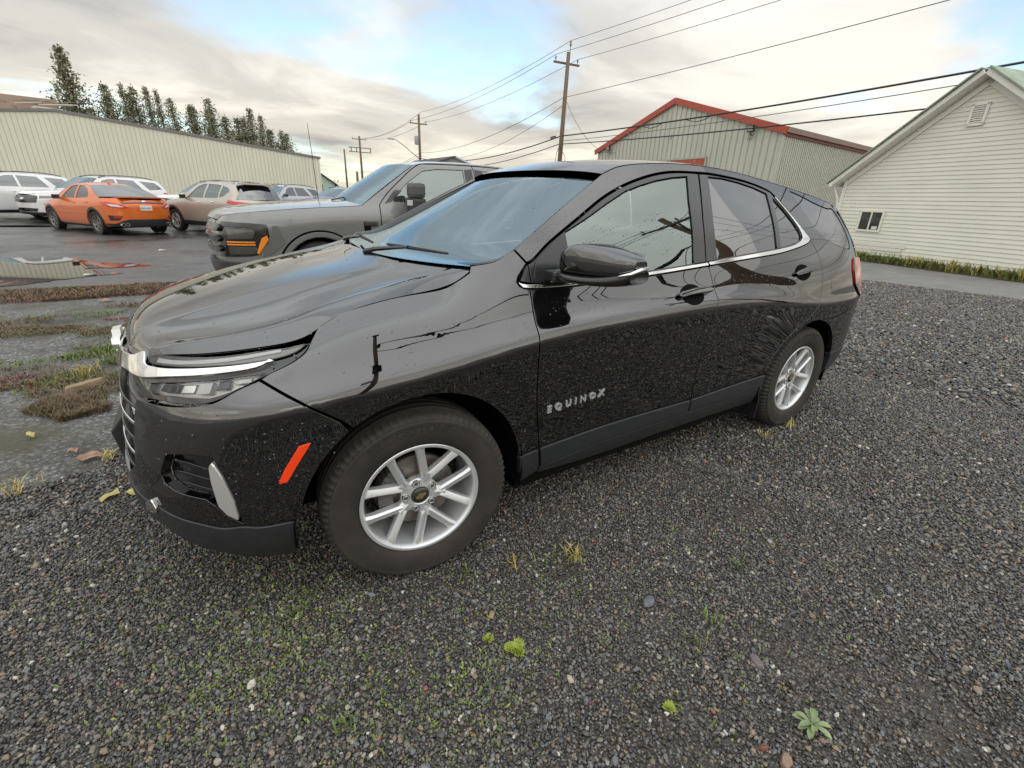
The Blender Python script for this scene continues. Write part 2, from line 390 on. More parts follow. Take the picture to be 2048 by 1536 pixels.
def sheet(name,G,mat,parent,depth=.02,flip=False):
    "smooth grid surface G (nu,nv,3) with a folded rim"
    nu,nv,_=G.shape; du=np.gradient(G,axis=0); dv=np.gradient(G,axis=1); n=np.cross(du,dv); n/=np.linalg.norm(n,axis=2)[...,None]
    F0=[f[::-1] for f in grid_faces(nu,nv)]
    if (n[...,2].mean()<0)!=flip: n=-n; F0=[f[::-1] for f in F0]
    V=G.reshape(-1,3); Nn=n.reshape(-1,3); F=F0
    if depth:
        loop=[j for j in range(nv)]+[i*nv+nv-1 for i in range(1,nu)]+[(nu-1)*nv+j for j in range(nv-2,-1,-1)]+[i*nv for i in range(nu-2,0,-1)]
        L_=np.array(loop); m=len(L_); tg=V[np.roll(L_,-1)]-V[np.roll(L_,1)]; tg/=np.maximum(np.linalg.norm(tg,axis=1),1e-9)[:,None]
        ou=np.cross(tg,Nn[L_]); c=V.mean(0); s=np.sign(((V[L_]-c)*ou).sum(1).sum()) or 1; ou*=s
        b0=len(V); r=.003; b1=V[L_]+ou*r-Nn[L_]*r; b2=b1-Nn[L_]*depth
        V=np.concatenate([V,b1,b2]); Nn=np.concatenate([Nn,ou,ou])
        for k in range(m):
            q=(k+1)%m; F+=[(loop[k],b0+k,b0+q,loop[q]),(b0+k,b0+m+k,b0+m+q,b0+q)]
    o=mesh(name,V,F,mat,parent,normals=Nn); return o
def tensor(C,nu,nv):
    "B-spline surface through the rim of control grid C (a,b,3)"
    C=np.asarray(C,float); a,b,_=C.shape; u=np.linspace(0,1,nu); v=np.linspace(0,1,nv)
    A=np.stack([bspl(np.broadcast_to(C[:,j,k],(nu,a)),u) for j in range(b) for k in range(3)],1).reshape(nu,b,3)
    return np.stack([bspl(np.broadcast_to(A[i,:,k],(nv,b)),v) for i in range(nu) for k in range(3)],0).reshape(nu,3,nv).transpose(0,2,1)
# ---------------------------------------------------------------- shared materials
PAINT=P('black_paint',(.003,.003,.0035),.5,0,1.0,.008,spec=0.0); PAINT.node_tree.nodes['Principled BSDF'].inputs['Coat IOR'].default_value=2.15
PLASTIC=P('grey_plastic_cladding',(.022,.024,.026),.42); vary(PLASTIC,(.019,.021,.023),(.028,.030,.032),40,4,.6,.12,500,(.34,.5))
TRIM=P('satin_black_trim',(.012,.012,.013),.22,0,.4,.15)
GLOSSB=P('gloss_black_trim',(.006,.006,.007),.08,0,.8,.03)
CHROME=P('chrome',(.78,.78,.77),.06,1.0)
ALLOY=P('silver_alloy',(.60,.61,.62),.34,.55,.6,.06); vary(ALLOY,(.64,.65,.66),(.72,.73,.74),9,4,.6,0,None,(.28,.40))
SATIN=P('satin_silver',(.72,.72,.70),.22,.6,.5,.05)
RUBBER=P('tyre_rubber',(.03,.028,.025),.72,spec=.3); vary(RUBBER,(.026,.024,.021),(.050,.044,.037),7,6,.65,.15,160,(.6,.85))
DARK=P('underbody_black',(.004,.004,.004),.9,spec=.1)
INTERIOR=P('interior_grey',(.045,.047,.05),.7); SEATM=P('seat_fabric',(.035,.036,.038),.85)
GLASS=glassmat('window_glass',(.66,.74,.70),2.9,0,(.88,.98,.93)); GLASSW=glassmat('windscreen_glass',(.78,.88,.90),2.9,0,(.74,.91,1.0)); GLASSD=glassmat('privacy_glass',(.035,.035,.04),2.8)
LENS=glassmat('clear_lens',(.93,.93,.93),1.5); REDLENS=P('red_lens',(.55,.010,.012),.12,0,1,.03); ORANGE=P('orange_reflector',(.95,.06,.008),.25,0,.6,.05)
t_=NT(ORANGE); t_.bump(t_.voro(420),.25,.001)
ORANGE.node_tree.nodes['Principled BSDF'].inputs['Coat Weight'].default_value=.6
STEEL=P('brake_steel',(.30,.27,.24),.45,.8); vary(STEEL,(.22,.19,.16),(.36,.33,.30),30,4,.6)
REFLECTOR=P('lamp_reflector',(.62,.61,.58),.18,1.0); WHITE=P('white_print',(.75,.75,.74),.5); LAMPW=P('lamp_white',(.66,.66,.64),.25,0,.5)
# ================================================================ the setting: ground
def flat(name,poly,z,mat,g=None,wob=0,kind='structure'):
    p=poly
    if wob:
        d=dens(ccw(poly),.12); k=np.arange(len(d)); r=np.convolve(np.pad(RNG.normal(0,1,len(d)),6,mode='wrap'),np.ones(5)/5,'same')[6:-6]; r2=RNG.normal(0,.35,len(d))
        c=np.roll(d,-1,0)-np.roll(d,1,0); n=np.stack([c[:,1],-c[:,0]],1)/np.maximum(np.linalg.norm(c,axis=1),1e-6)[:,None]; p=d+n*((r+r2)*wob)[:,None]
        V2,T=cut(p,[],.6)
        o=mesh(name,[(x,y,z) for x,y in V2],T,mat)
    else: o=mesh(name,[(x,y,z) for x,y in p],[tuple(range(len(p)))],mat)
    return tag(o,kind=kind)
# wet asphalt lot (the sheet that reaches the horizon)
ASPH=P('wet_asphalt',(.05,.05,.05),.5); t=NT(ASPH)
n1=t.noise(.35,6,.6); n2=t.noise(3.0,6,.65); n3=t.voro(60); sp=t.noise(90,3,.6)
c=t.ramp(n1,[(.32,(.030,.030,.031)),(.68,(.062,.060,.057))]); c=t.mix(t.ramp(n2,[(.45,0.),(.75,1.)]),c,(.085,.082,.078)); c=t.mix(t.ramp(sp,[(.62,0.),(.72,.45)]),c,(.16,.155,.15)); t.set('Base Color',c)
t.set('Roughness',t.ramp(t.noise(.5,5,.6),[(.36,.18),(.52,.42),(.75,.7)])); t.bump(t.mix(.5,t.noise(70,5,.7),n3),.45,.006)
G0=MB(); G0.V=[(-900,-900,-.012),(900,-900,-.012),(900,900,-.012),(-900,900,-.012)]; G0.F=[(0,1,2,3)]
tag(G0.build('ground',ASPH),kind='structure')
# gravel bed: dark soil with fine grit under the loose stones
SOIL=P('gravel_bed',(.04,.037,.034),.8); t=NT(SOIL)
v1=t.voro(95,out=1); v2=t.voro(95); v4=t.voro(210,out=1); big=t.noise(1.1,5,.6)
hs=t.n('ShaderNodeSeparateColor'); t.l(v1,hs.inputs[0]); hs2=t.n('ShaderNodeSeparateColor'); t.l(v4,hs2.inputs[0])
c=t.ramp(hs.outputs[0],[(0,(.040,.040,.041)),(.45,(.10,.096,.089)),(.70,(.165,.148,.128)),(.86,(.24,.195,.145)),(1,(.40,.37,.32))])
c2=t.ramp(hs2.outputs[0],[(0,(.016,.015,.014)),(.6,(.05,.045,.038)),(1,(.13,.11,.09))]); c=t.mix(t.ramp(v2,[(.35,1.),(.6,0.)]),c2,c)
c=t.mix(t.ramp(big,[(.40,0.),(.68,.75)]),c,(.060,.048,.036)); t.set('Base Color',c)
t.set('Roughness',t.ramp(hs.outputs[1],[(0,.35),(1,.75)])); t.bump(t.math('SUBTRACT',1.0,v2),.9,.012)
GRAVEL=[(-1.75,-9),(14.5,-9),(13.2,-3.0),(12.55,-.28),(12.3,1.4),(12.2,2.4),(11.5,5.2),(9.5,6.0),(5,5.6),(2.2,4.6),(.6,3.0),(-.55,2.15),(-1.05,1.25),(-1.22,.70),(-1.62,.62),(-2.6,.75),(-5,.9),(-9,1.0),(-9,-9)]
flat('gravel_bed',GRAVEL,.0,SOIL,wob=.035)
# old cracked pavement to the left of the bonnet
OLD=P('old_pavement',(.16,.155,.145),.8); t=NT(OLD)
v=t.voro(70,out=1); s_=t.n('ShaderNodeSeparateColor'); t.l(v,s_.inputs[0]); n1=t.noise(1.3,6,.65); n2=t.noise(.8,5,.6); 
c=t.ramp(s_.outputs[0],[(0,(.045,.045,.046)),(.5,(.095,.093,.090)),(.8,(.17,.165,.155)),(1,(.30,.29,.27))])
c=t.mix(t.ramp(n1,[(.46,0.),(.62,.9)]),c,(.060,.055,.028)); c=t.mix(t.ramp(n2,[(.55,0.),(.72,.85)]),c,(.035,.031,.027)); t.set('Base Color',c)
t.set('Roughness',t.ramp(n2,[(.4,.62),(.7,.92)])); t.bump(t.mix(.5,t.voro(70),t.noise(45,6,.75)),1.0,.012)
flat('old_pavement',[(-9,.98),(-5,.88),(-2.6,.73),(-1.62,.60),(-1.20,.66),(-1.02,1.2),(-.52,2.1),(.62,2.95),(2.2,4.5),(2.0,5.6),(-.6,6.2),(-2.3,6.75),(-5,6.8),(-9,6.9)],-.004,OLD,wob=.03)
# road in front of the house, verge
ROAD=P('street_asphalt',(.12,.117,.11),.75); t=NT(ROAD); n=t.noise(1.2,6,.65); t.set('Base Color',t.ramp(n,[(.3,(.14,.137,.128)),(.7,(.22,.213,.198))])); t.bump(t.noise(120,4,.7),.4,.004)
flat('street',[(14.2,-30),(18.6,-30),(17.05,1.0),(17.9,5.2),(19.3,10.5),(22.8,20),(22.9,60),(18.5,60),(17.2,20),(13.4,7.2),(11.9,2.6),(11.9,-.1),(12.6,-3)],-.004,ROAD,wob=.02)
DIRT=P('verge_soil',(.06,.05,.035),.9); vary(DIRT,(.045,.04,.028),(.085,.08,.04),3,6,.65,.5,40)
flat('verge',[(16.15,-4),(17.3,-4),(17.35,.5),(18.45,4.3),(19.2,7.5),(18.2,7.5),(17.35,4.25),(16.25,.5)],.010,DIRT,wob=.05)
# puddle on the asphalt
WATER=P('puddle_water',(.010,.010,.010),.015,0,0,ior=1.33); WATER.node_tree.nodes['Principled BSDF'].inputs['IOR'].default_value=1.45
flat('puddle',crv([(-9,11.6),(-5.5,11.4),(-3.94,11.1),(-2.9,10.75),(-2.45,10.0),(-1.75,9.55),(-1.45,9.2),(-1.9,9.05),(-2.35,9.0),(-2.1,8.6),(-1.75,8.3),(-2.2,8.0),(-2.6,7.7),(-3.0,7.35),(-3.6,7.2),(-5.5,7.2),(-9,7.3)],4,True),-.004,WATER,wob=.05)
flat('puddle',crv([(-6.4,20.4),(-5.6,20.2),(-4.9,20.3),(-4.6,20.7),(-5.2,21.1),(-6.2,21.0)],4,True),-.004,WATER,wob=.04)
# ---------------------------------------------------------------- loose stones (geometry-node instances)
def stone_field(name,pts,size,rot,mat):
    me=bpy.data.meshes.new(name); me.vertices.add(len(pts)); me.vertices.foreach_set('co',np.asarray(pts,np.float32).ravel())
    a=me.attributes.new('sz','FLOAT_VECTOR','POINT'); a.data.foreach_set('vector',np.asarray(size,np.float32).ravel())
    a=me.attributes.new('rt','FLOAT_VECTOR','POINT'); a.data.foreach_set('vector',np.asarray(rot,np.float32).ravel())
    a=me.attributes.new('pk','INT','POINT'); a.data.foreach_set('value',RNG.integers(0,6,len(pts)).astype(np.int32))
    o=link(me,name,None); tag(o,kind='stuff')
    ng=bpy.data.node_groups.new(name,'GeometryNodeTree'); ng.interface.new_socket('Geometry',in_out='INPUT',socket_type='NodeSocketGeometry'); ng.interface.new_socket('Geometry',in_out='OUTPUT',socket_type='NodeSocketGeometry')
    N=ng.nodes.new; L=ng.links.new; gi=N('NodeGroupInput'); go=N('NodeGroupOutput')
    gti=N('GeometryNodeGeometryToInstance')
    for k in range(6):
        ic=N('GeometryNodeMeshIcoSphere'); ic.inputs['Radius'].default_value=.5; ic.inputs['Subdivisions'].default_value=1 if k%3 else 2
        sp_=N('GeometryNodeSetPosition'); nz=N('ShaderNodeTexNoise'); nz.noise_dimensions='4D'; nz.inputs['Scale'].default_value=1.6; nz.inputs['W'].default_value=k*7.3; nz.inputs['Detail'].default_value=1
        sb=N('ShaderNodeVectorMath'); sb.operation='SUBTRACT'; sb.inputs[1].default_value=(.5,.5,.5); ml=N('ShaderNodeVectorMath'); ml.operation='SCALE'; ml.inputs['Scale'].default_value=.85
        L(nz.outputs['Color'],sb.inputs[0]); L(sb.outputs[0],ml.inputs[0]); L(ml.outputs[0],sp_.inputs['Offset']); L(ic.outputs['Mesh'],sp_.inputs['Geometry'])
        smt=N('GeometryNodeSetMaterial'); smt.inputs['Material'].default_value=mat; L(sp_.outputs[0],smt.inputs['Geometry']); L(smt.outputs[0],gti.inputs[0])
    iop=N('GeometryNodeInstanceOnPoints'); m2p=N('GeometryNodeMeshToPoints'); L(gi.outputs[0],m2p.inputs[0]); L(m2p.outputs[0],iop.inputs['Points']); L(gti.outputs[0],iop.inputs['Instance']); iop.inputs['Pick Instance'].default_value=True
    def na(n,ty):
        x=N('GeometryNodeInputNamedAttribute'); x.data_type=ty; x.inputs[0].default_value=n; return x.outputs[0]
    L(na('sz','FLOAT_VECTOR'),iop.inputs['Scale']); e2r=N('FunctionNodeEulerToRotation'); L(na('rt','FLOAT_VECTOR'),e2r.inputs[0]); L(e2r.outputs[0],iop.inputs['Rotation']); L(na('pk','INT'),iop.inputs['Instance Index'])
    L(iop.outputs[0],go.inputs[0]); md=o.modifiers.new('stones','NODES'); md.node_group=ng; return o
STONE=P('gravel_stone',(.08,.08,.08),.5); t=NT(STONE); oi=t.n('ShaderNodeObjectInfo')
c=t.ramp(oi.outputs['Random'],[(0,(.036,.036,.038)),(.28,(.072,.072,.073)),(.50,(.128,.122,.114)),(.66,(.175,.146,.112)),(.79,(.25,.185,.120)),(.86,(.14,.150,.158)),(.955,(.33,.30,.25)),(.985,(.58,.56,.48)),(.996,(.30,.10,.07))],'CONSTANT')
c=t.mix(t.ramp(t.noise(140,3,.6,vec=t.coord('Object')),[(.35,0.),(.75,.5)]),c,(.12,.107,.092)); t.set('Base Color',c)
t.set('Roughness',t.ramp(t.math('FRACT',t.math('MULTIPLY',oi.outputs['Random'],17.3)),[(0,.12),(1,.48)]))
def field(x0,x1,y0,y1,step,smin,smax,keep,zj):
    xs=np.arange(x0,x1,step); ys=np.arange(y0,y1,step*.866); X,Y=np.meshgrid(xs,ys); X[1::2]+=step/2
    p=np.stack([X.ravel(),Y.ravel()],1)+RNG.uniform(-.5,.5,(X.size,2))*step*1.1; m=keep(p); p=p[m]; n=len(p)
    s=smin+(smax-smin)*RNG.random(n)**2.2; s*=np.where(RNG.random(n)<.012,1.7,1)
    sz=np.stack([s*RNG.uniform(.8,1.35,n),s*RNG.uniform(.65,1.1,n),s*RNG.uniform(.45,.85,n)],1)
    return np.column_stack([p,s*.22+RNG.random(n)*zj]),sz,np.stack([RNG.normal(0,.5,n),RNG.normal(0,.5,n),RNG.uniform(0,6.3,n)],1)
GP=np.array(GRAVEL); cam2=np.array(CAM_P[:2]); fw=np.array([_f.x,_f.y]); fw/=np.linalg.norm(fw); rt_=np.array([fw[1],-fw[0]])
def ingrav(p): return inside(p,[GP])
def vis(p,pad=.35):
    d=p-cam2; a=d@fw; b=d@rt_; return (a>-.55)&(np.abs(b)<1.3*np.maximum(a,0)+1.25+pad)
def bare(p):   # worn soil patches where few stones lie
    q=np.zeros(len(p))
    for cx_,cy_,r in ((.62,-1.55,.20),(.95,-1.95,.24),(1.05,-2.25,.22),(.25,-1.35,.10),(-.2,-1.25,.14),(.5,-1.15,.12),(1.5,-1.4,.2),(2.1,-1.9,.25)): q=np.maximum(q,np.exp(-((p[:,0]-cx_)**2+(p[:,1]-cy_)**2)/r**2))
    x,y=p.T; f=np.sin(2.3*x+1.1*np.sin(1.9*y))*np.sin(2.9*y+.7+1.3*np.sin(1.3*x))+.5*np.sin(6.1*x+2)*np.sin(5.3*y+1); q=np.maximum(q,np.clip((f-.35)*.9,0,.62))
    return RNG.random(len(p))>q*.78
def rng_(p): return np.linalg.norm(p-cam2,axis=1)
near=field(-1.8,3.6,-3.2,1.9,.0098,.0066,.0165,lambda p: ingrav(p)&vis(p)&(rng_(p)<2.7)&bare(p),.004)
mid=field(-2.2,6.5,-5,3.6,.0150,.0105,.022,lambda p: ingrav(p)&vis(p)&(rng_(p)>=2.6)&(rng_(p)<5.2)&((p[:,0]<-.3)|(p[:,0]>3.1)|(p[:,1]<.4)),.004)
far=field(-1,12.6,-7,5.5,.034,.020,.042,lambda p: ingrav(p)&vis(p)&(rng_(p)>=5.1)&((p[:,1]<1.2)|(p[:,0]>4)),.004)
stone_field('gravel',*[np.concatenate(a) for a in zip(near,mid,far)],STONE)
# a few stones large enough to stand out
for k,(x,y,s,c_,lb) in enumerate(((.66,-1.48,.042,(.14,.15,.17),'flat blue grey slate chip beside the reddish soil patch'),(.78,-1.84,.040,(.15,.12,.13),'flat grey slate chip lying nearest the leafy rosette weed'),(.11,-1.22,.026,(.36,.25,.15),'tan pebble on the gravel behind the bright moss cushion'),(.20,-1.56,.022,(.42,.36,.26),'cream square pebble in front of the bright moss cushion'),(.56,-2.06,.034,(.24,.16,.10),'brown flat stone in front of the leafy rosette weed'))):
    m=MB(); n=9; a0=[(2*math.pi*i/n,RNG.uniform(.75,1.15)) for i in range(n)]
    m.prism([(s*.62*r*math.cos(a)*1.25,s*.5*r*math.sin(a)) for a,r in a0],lambda u,v:(u,v,0),lambda u,v:(u*.86,v*.82,s*.34)); mt=P('pebble_%d'%k,c_,.45); vary(mt,tuple(q*.75 for q in c_),tuple(q*1.2 for q in c_),60,4,.6,.3,200)
    o=m.build('pebble',mt,bevel=s*.06,auto=50); o.location=(x,y,.004); o.rotation_euler=(.1,-.08,RNG.uniform(0,6)); tag(o,lb,'stone')
# ================================================================ buildings
def shared(me_holder,name,M,parent,mat):
    o=bpy.data.objects.new(name,me_holder); COL.objects.link(o); o.parent=parent; o.matrix_local=M; return o
UNIT=MB().box(-.5,.5,-.5,.5,0,1).build('tmp',None); UNITM=UNIT.data; bpy.data.objects.remove(UNIT)
def unit(mat):
    k='unit_'+mat.name
    if k not in MATS: m=UNITM.copy(); m.materials.clear(); m.materials.append(mat); MATS[k]=m
    return MATS[k]
def bxo(name,x0,x1,y0,y1,z0,z1,mat,parent):
    return shared(unit(mat),name,Matrix.Translation(((x0+x1)/2,(y0+y1)/2,z0))@Matrix.Diagonal((abs(x1-x0),abs(y1-y0),z1-z0,1)),parent,mat)
def poly3(name,P3,mat,parent,thick=None):
    "flat polygon, optionally thickened along its normal (away from the viewer side)"
    P3=[Vector(p) for p in P3]; n=len(P3)
    if thick is None: return mesh(name,P3,[tuple(range(n))],mat,parent)
    nn=(P3[1]-P3[0]).cross(P3[2]-P3[0]).normalized()*thick; m=MB(); m.add(P3+[p-nn for p in P3],[tuple(range(n)),tuple(range(n,2*n))[::-1]]+[(i,n+i,n+(i+1)%n,(i+1)%n) for i in range(n)])
    return m.build(name,mat,parent)
# --- long pale green metal shed on the left, gable wall facing us
SHED=P('shed_sheet',(.58,.56,.40),.5); vary(SHED,(.68,.67,.54),(.76,.75,.61),.8,5,.6,0,None,(.4,.6),(1,1,.3))
SHEDT=P('shed_trim',(.20,.19,.19),.6); sh=thing('metal_shed','long pale green ribbed metal shed with low gable behind the parked cars','building',(0,51.4,0))
XR,XP,ZP,ZE=10.95,-8.2,6.60,4.66; XL=2*XP-XR
ztop=lambda x: ZP-(ZP-ZE)*abs(x-XP)/(XR-XP)
poly3('wall',[(XR,0,0),(XR,0,ZE),(XP,0,ZP),(XL,0,ZE),(XL,0,0)][::-1],SHED,sh)
poly3('side_wall',[(XR,0,0),(XR,30,0),(XR,30,ZE),(XR,0,ZE)],SHED,sh)
RIBM=P('shed_rib',(.55,.54,.43),.5)
x=XR-.15
while x>-17.5:
    bxo('wall_rib',x-.018,x+.018,-.035,-.001,0.02,ztop(x)-.06,RIBM,sh); x-=.305
for xa,xb in ((XR,XP),(XP,XL)):
    m=MB(); za,zb=ztop(xa),ztop(xb); s=.12 if xa==XR else 0
    m.add([(xa+s,-.10,za-.10),(xb,-.10,zb-.10),(xb,-.10,zb+.10),(xa+s,-.10,za+.10),(xa+s,30,za-.10),(xb,30,zb-.10),(xb,30,zb+.10),(xa+s,30,za+.10)],[(0,1,2,3),(4,7,6,5),(0,3,7,4),(3,2,6,7),(1,0,4,5),(2,1,5,6)]); m.build('roof',SHEDT,sh)
# --- small green house seen past the shed's right end
gh=thing('green_house','small pale green gabled house just right of the long shed','house',(14.4,72,0)); GW=P('mint_siding',(.45,.58,.50),.6); GR=P('dark_shingle',(.06,.055,.055),.8)
gh.scale=(.8,.8,.86); bxo('wall',-3.2,3.4,0,8,0,3.2,GW,gh); m=MB(); m.prism([(-3.2,3.2),(3.4,3.2),(.1,5.2)],lambda u,v:(u,0,v),lambda u,v:(u,8,v)); m.build('gable',GW,gh)
for s in (-1,1): m=MB(); m.add([(.1,-.4,5.3),(.1,8.4,5.3),(.1+s*3.8,8.4,2.95),(.1+s*3.8,-.4,2.95),(.1,-.4,5.12),(.1,8.4,5.12),(.1+s*3.8,8.4,2.77),(.1+s*3.8,-.4,2.77)],[(0,1,2,3),(7,6,5,4),(0,3,7,4),(1,0,4,5),(2,1,5,6),(3,2,6,7)]); m.build('roof',GR,gh)
bxo('window',-2.6,-1.9,-.05,-.01,1.9,2.9,GLOSSB,gh); bxo('window',.6,1.3,-.05,-.01,1.9,2.9,GLOSSB,gh)
# --- low building far down the street, and a gabled roof beyond the SUV's bonnet
fb=thing('distant_store','low grey flat roofed building far down the street','building',(22,150,0)); FBW=P('far_wall',(.40,.42,.38),.8); bxo('wall',-14,12,0,10,0,3.2,FBW,fb); bxo('roof',-14.4,12.4,-.4,10.4,3.2,3.6,GR,fb)
for k in range(5): bxo('window',-11+k*4.6,-9+k*4.6,-.06,-.01,1.0,2.3,GLOSSB,fb)
ng=thing('cream_house','cream gabled house with a white roof behind the pickup','house',(21.0,43.5,0)); CRM=P('cream_siding',(.62,.60,.52),.7); WR=P('white_metal_roof',(.62,.63,.65),.4)
# --- grey-green steel warehouse with red trim
GREY=P('warehouse_sheet',(.42,.42,.37),.5); vary(GREY,(.50,.50,.43),(.57,.57,.49),.7,4,.6,0,None,(.4,.6)); GRIB=P('warehouse_rib',(.43,.43,.37),.5); RED=P('red_trim',(.42,.075,.045),.45); DRED=P('dark_red_trim',(.16,.025,.02),.5)
WA,WB_,WC=Vector((26.55,27.5,0)),Vector((24.7,12.1,0)),Vector((36.2,12.66,0)); ZEW,ZPW=5.12,7.46
wh=thing('warehouse','grey green ribbed steel warehouse with red roof trim','building',(24.7,12.1,0)); base=Vector((24.7,12.1,0))
ux=(WA-WB_).normalized(); LW=(WA-WB_).length; uy=(WC-WB_).normalized(); nx=Vector((-ux.y,ux.x,0)); nx=nx if nx.dot(uy)<0 else -nx   # outward of front wall (towards street)
def wf(s,z,o=0): return ux*s+nx*o+Vector((0,0,z))
def wsd(s,z,o=0): return uy*s+Vector((0,0,z))+ (-ux)*o
zt_=lambda s: ZPW-(ZPW-ZEW)*abs(s-LW/2)/(LW/2)
poly3('front_wall',[wf(0,0),wf(0,ZEW),wf(LW/2,ZPW),wf(LW,ZEW),wf(LW,0)],GREY,wh)
poly3('side_wall',[wsd(0,0),wsd(14,0),wsd(14,ZEW),wsd(0,ZEW)],GREY,wh)
def oriented(name,a,b,z0,z1,w,o,mat,axis,parent):
    "vertical or sloped bar between two 3D points lying on a wall"
    m=MB(); d=(b-a).normalized(); sd=d.cross(axis).normalized(); m.obox((a+b)/2+axis*o,(b-a)/2,sd*w/2,axis*.02); return m.build(name,mat,parent)
s=.3
while s<LW: oriented('wall_rib',wf(s,.05),wf(s,zt_(s)-.1),0,0,.045,.022,GRIB,nx,wh); s+=.406
rb=MB(); s=.15
while s<13.8: rb.obox(wsd(s,2.5)+(-ux)*.02,(uy*.03),(ux*.018),(Vector((0,0,2.48)))); s+=.22
tag(rb.build('side_wall_ribs',GRIB,wh),kind='stuff')
for s0,s1 in ((-.25,LW/2),(LW/2,LW+.25)):
    a,b=wf(s0,zt_(max(0,s0))-.0 if s0>0 else ZEW-.04,.0),wf(s1,zt_(min(LW,s1)) if s1<LW else ZEW-.04,.0); m=MB(); d=(b-a); m.obox((a+b)/2+nx*.12+Vector((0,0,.02)),d/2,nx*.05,d.cross(nx).normalized()*.16); m.build('rake_trim',RED,wh)
m=MB(); m.obox(wsd(7,ZEW+.05)+(-ux)*.13,uy*7.1,ux*.06,Vector((0,0,.12))); m.build('eave_gutter',P('gutter_brown',(.20,.13,.09),.45),wh)
m=MB(); m.obox(wsd(7,ZEW-.14)+(-ux)*.05,uy*7.05,ux*.04,Vector((0,0,.075))); m.build('eave_trim',DRED,wh)
m=MB(); m.obox(wsd(0,ZEW/2-.1)+(-ux)*.03+nx*.03,uy*.05,ux*.05,Vector((0,0,ZEW/2-.1))); m.build('corner_trim',P('corner_pale',(.48,.48,.42),.5),wh)
for s0,s1 in ((0,LW/2),(LW/2,LW)): poly3('roof',[wf(s0,zt_(s0)+.12),wf(s1,zt_(s1)+.12),wf(s1,zt_(s1)+.12)+uy*14,wf(s0,zt_(s0)+.12)+uy*14],P('warehouse_roof',(.4,.4,.38),.5),wh)
oriented('roller_door',wf(6.6,0),wf(6.6,4.12),0,0,3.9,.06,RED,nx,wh); oriented('door_frame',wf(4.60,0),wf(4.60,4.2),0,0,.10,.08,GRIB,nx,wh); oriented('door_frame',wf(8.60,0),wf(8.60,4.2),0,0,.10,.08,GRIB,nx,wh)
m=MB(); m.obox(wf(6.6,4.18,.08),ux*2.05,nx*.02,Vector((0,0,.05))); m.build('door_frame',GRIB,wh)
BLK=P('fitting_black',(.02,.02,.02),.5); LEDG=P('lamp_glass',(.45,.45,.40),.3)
def flood(s,z):
    c=wf(s,z,.28)+base; f=thing('floodlight','black floodlight on the warehouse wall near its %s corner'%('right' if s<4 else 'left'),'floodlight',c)
    m=MB(); m.obox((0,0,0),ux*.20,nx*.05-Vector((0,0,.02)),Vector((0,0,.15))+nx*.05); m.build('housing',BLK,f); m=MB(); m.obox(nx*.062-Vector((0,0,.0)),ux*.16,nx*.004,Vector((0,0,.11))+nx*.038); m.build('lens',LEDG,f)
    m=MB(); m.tube([(0,0,-.12),tuple(-nx*.05+Vector((0,0,-.28))),tuple(-nx*.28+Vector((0,0,-.30)))],.022,6); m.build('bracket',BLK,f)
    m=MB(); m.tube([tuple(ux*.03+Vector((0,0,-.2))),tuple(ux*.14-nx*.1+Vector((0,0,-.52))),tuple(ux*.02-nx*.27+Vector((0,0,-.42)))],.012,5); m.build('cable',BLK,f)
flood(1.75,5.35); flood(13.9,5.25)
m=MB(); m.obox((0,0,0),ux*.06,nx*.05,Vector((0,0,.13))); o=m.build('alarm_box',P('alarm_grey',(.55,.55,.5),.5),bevel=.02); o.location=wf(7.8,5.56,.06)+base; tag(o,'small pale box on the warehouse gable above the roller door','alarm box')
# --- cream clapboard house on the right
SID=P('clapboard',(.62,.62,.47),.55); vary(SID,(.68,.68,.58),(.75,.745,.645),1.2,5,.6,.1,60,(.5,.65)); TW=P('white_house_trim',(.78,.77,.70),.5); MOSS=P('mossy_roof',(.20,.27,.17),.8); vary(MOSS,(.22,.29,.20),(.38,.42,.34),2.5,6,.65,.5,30)
HB,HA=Vector((18.26,5.86,0)),Vector((16.35,-.46,0)); hu=(HB-HA).normalized(); HL=(HB-HA).length; hn=Vector((-hu.y,hu.x,0)); hn=hn if hn.x<0 else -hn
ho=thing('clapboard_house','cream clapboard house with mossy green gable roof beside the street','house',HA); HE,HP=2.46,4.86
zh=lambda s: HP-(HP-HE)*abs(s-HL/2)/(HL/2)
def hf(s,z,o=0): return hu*s+hn*o+Vector((0,0,z))
poly3('wall',[hf(0,0),hf(0,HE),hf(HL/2,HP),hf(HL,HE),hf(HL,0)],SID,ho,.05)
poly3('side_wall',[hf(HL,0),hf(HL,HE),hf(HL,HE)-hn*8,hf(HL,0)-hn*8],SID,ho)
z=.06; ex=.112
while z<HP-.08:
    def sspan(zq):
        if zq<=HE: return 0.0,HL
        e=(zq-HE)/(HP-HE)*HL/2; return e,HL-e
    a0,b0=sspan(z); a1,b1=sspan(z+ex)
    if b1-a1>.05:
        m=MB(); V=[hf(a0,z,.028),hf(b0,z,.028),hf(b1,z+ex,.010),hf(a1,z+ex,.010),hf(a0,z,.004),hf(b0,z,.004),hf(b1,z+ex,.004),hf(a1,z+ex,.004)]
        m.add(V,[(0,1,2,3),(0,4,5,1),(3,2,6,7),(0,3,7,4),(1,5,6,2)]); m.build('board',SID,ho)
    z+=ex
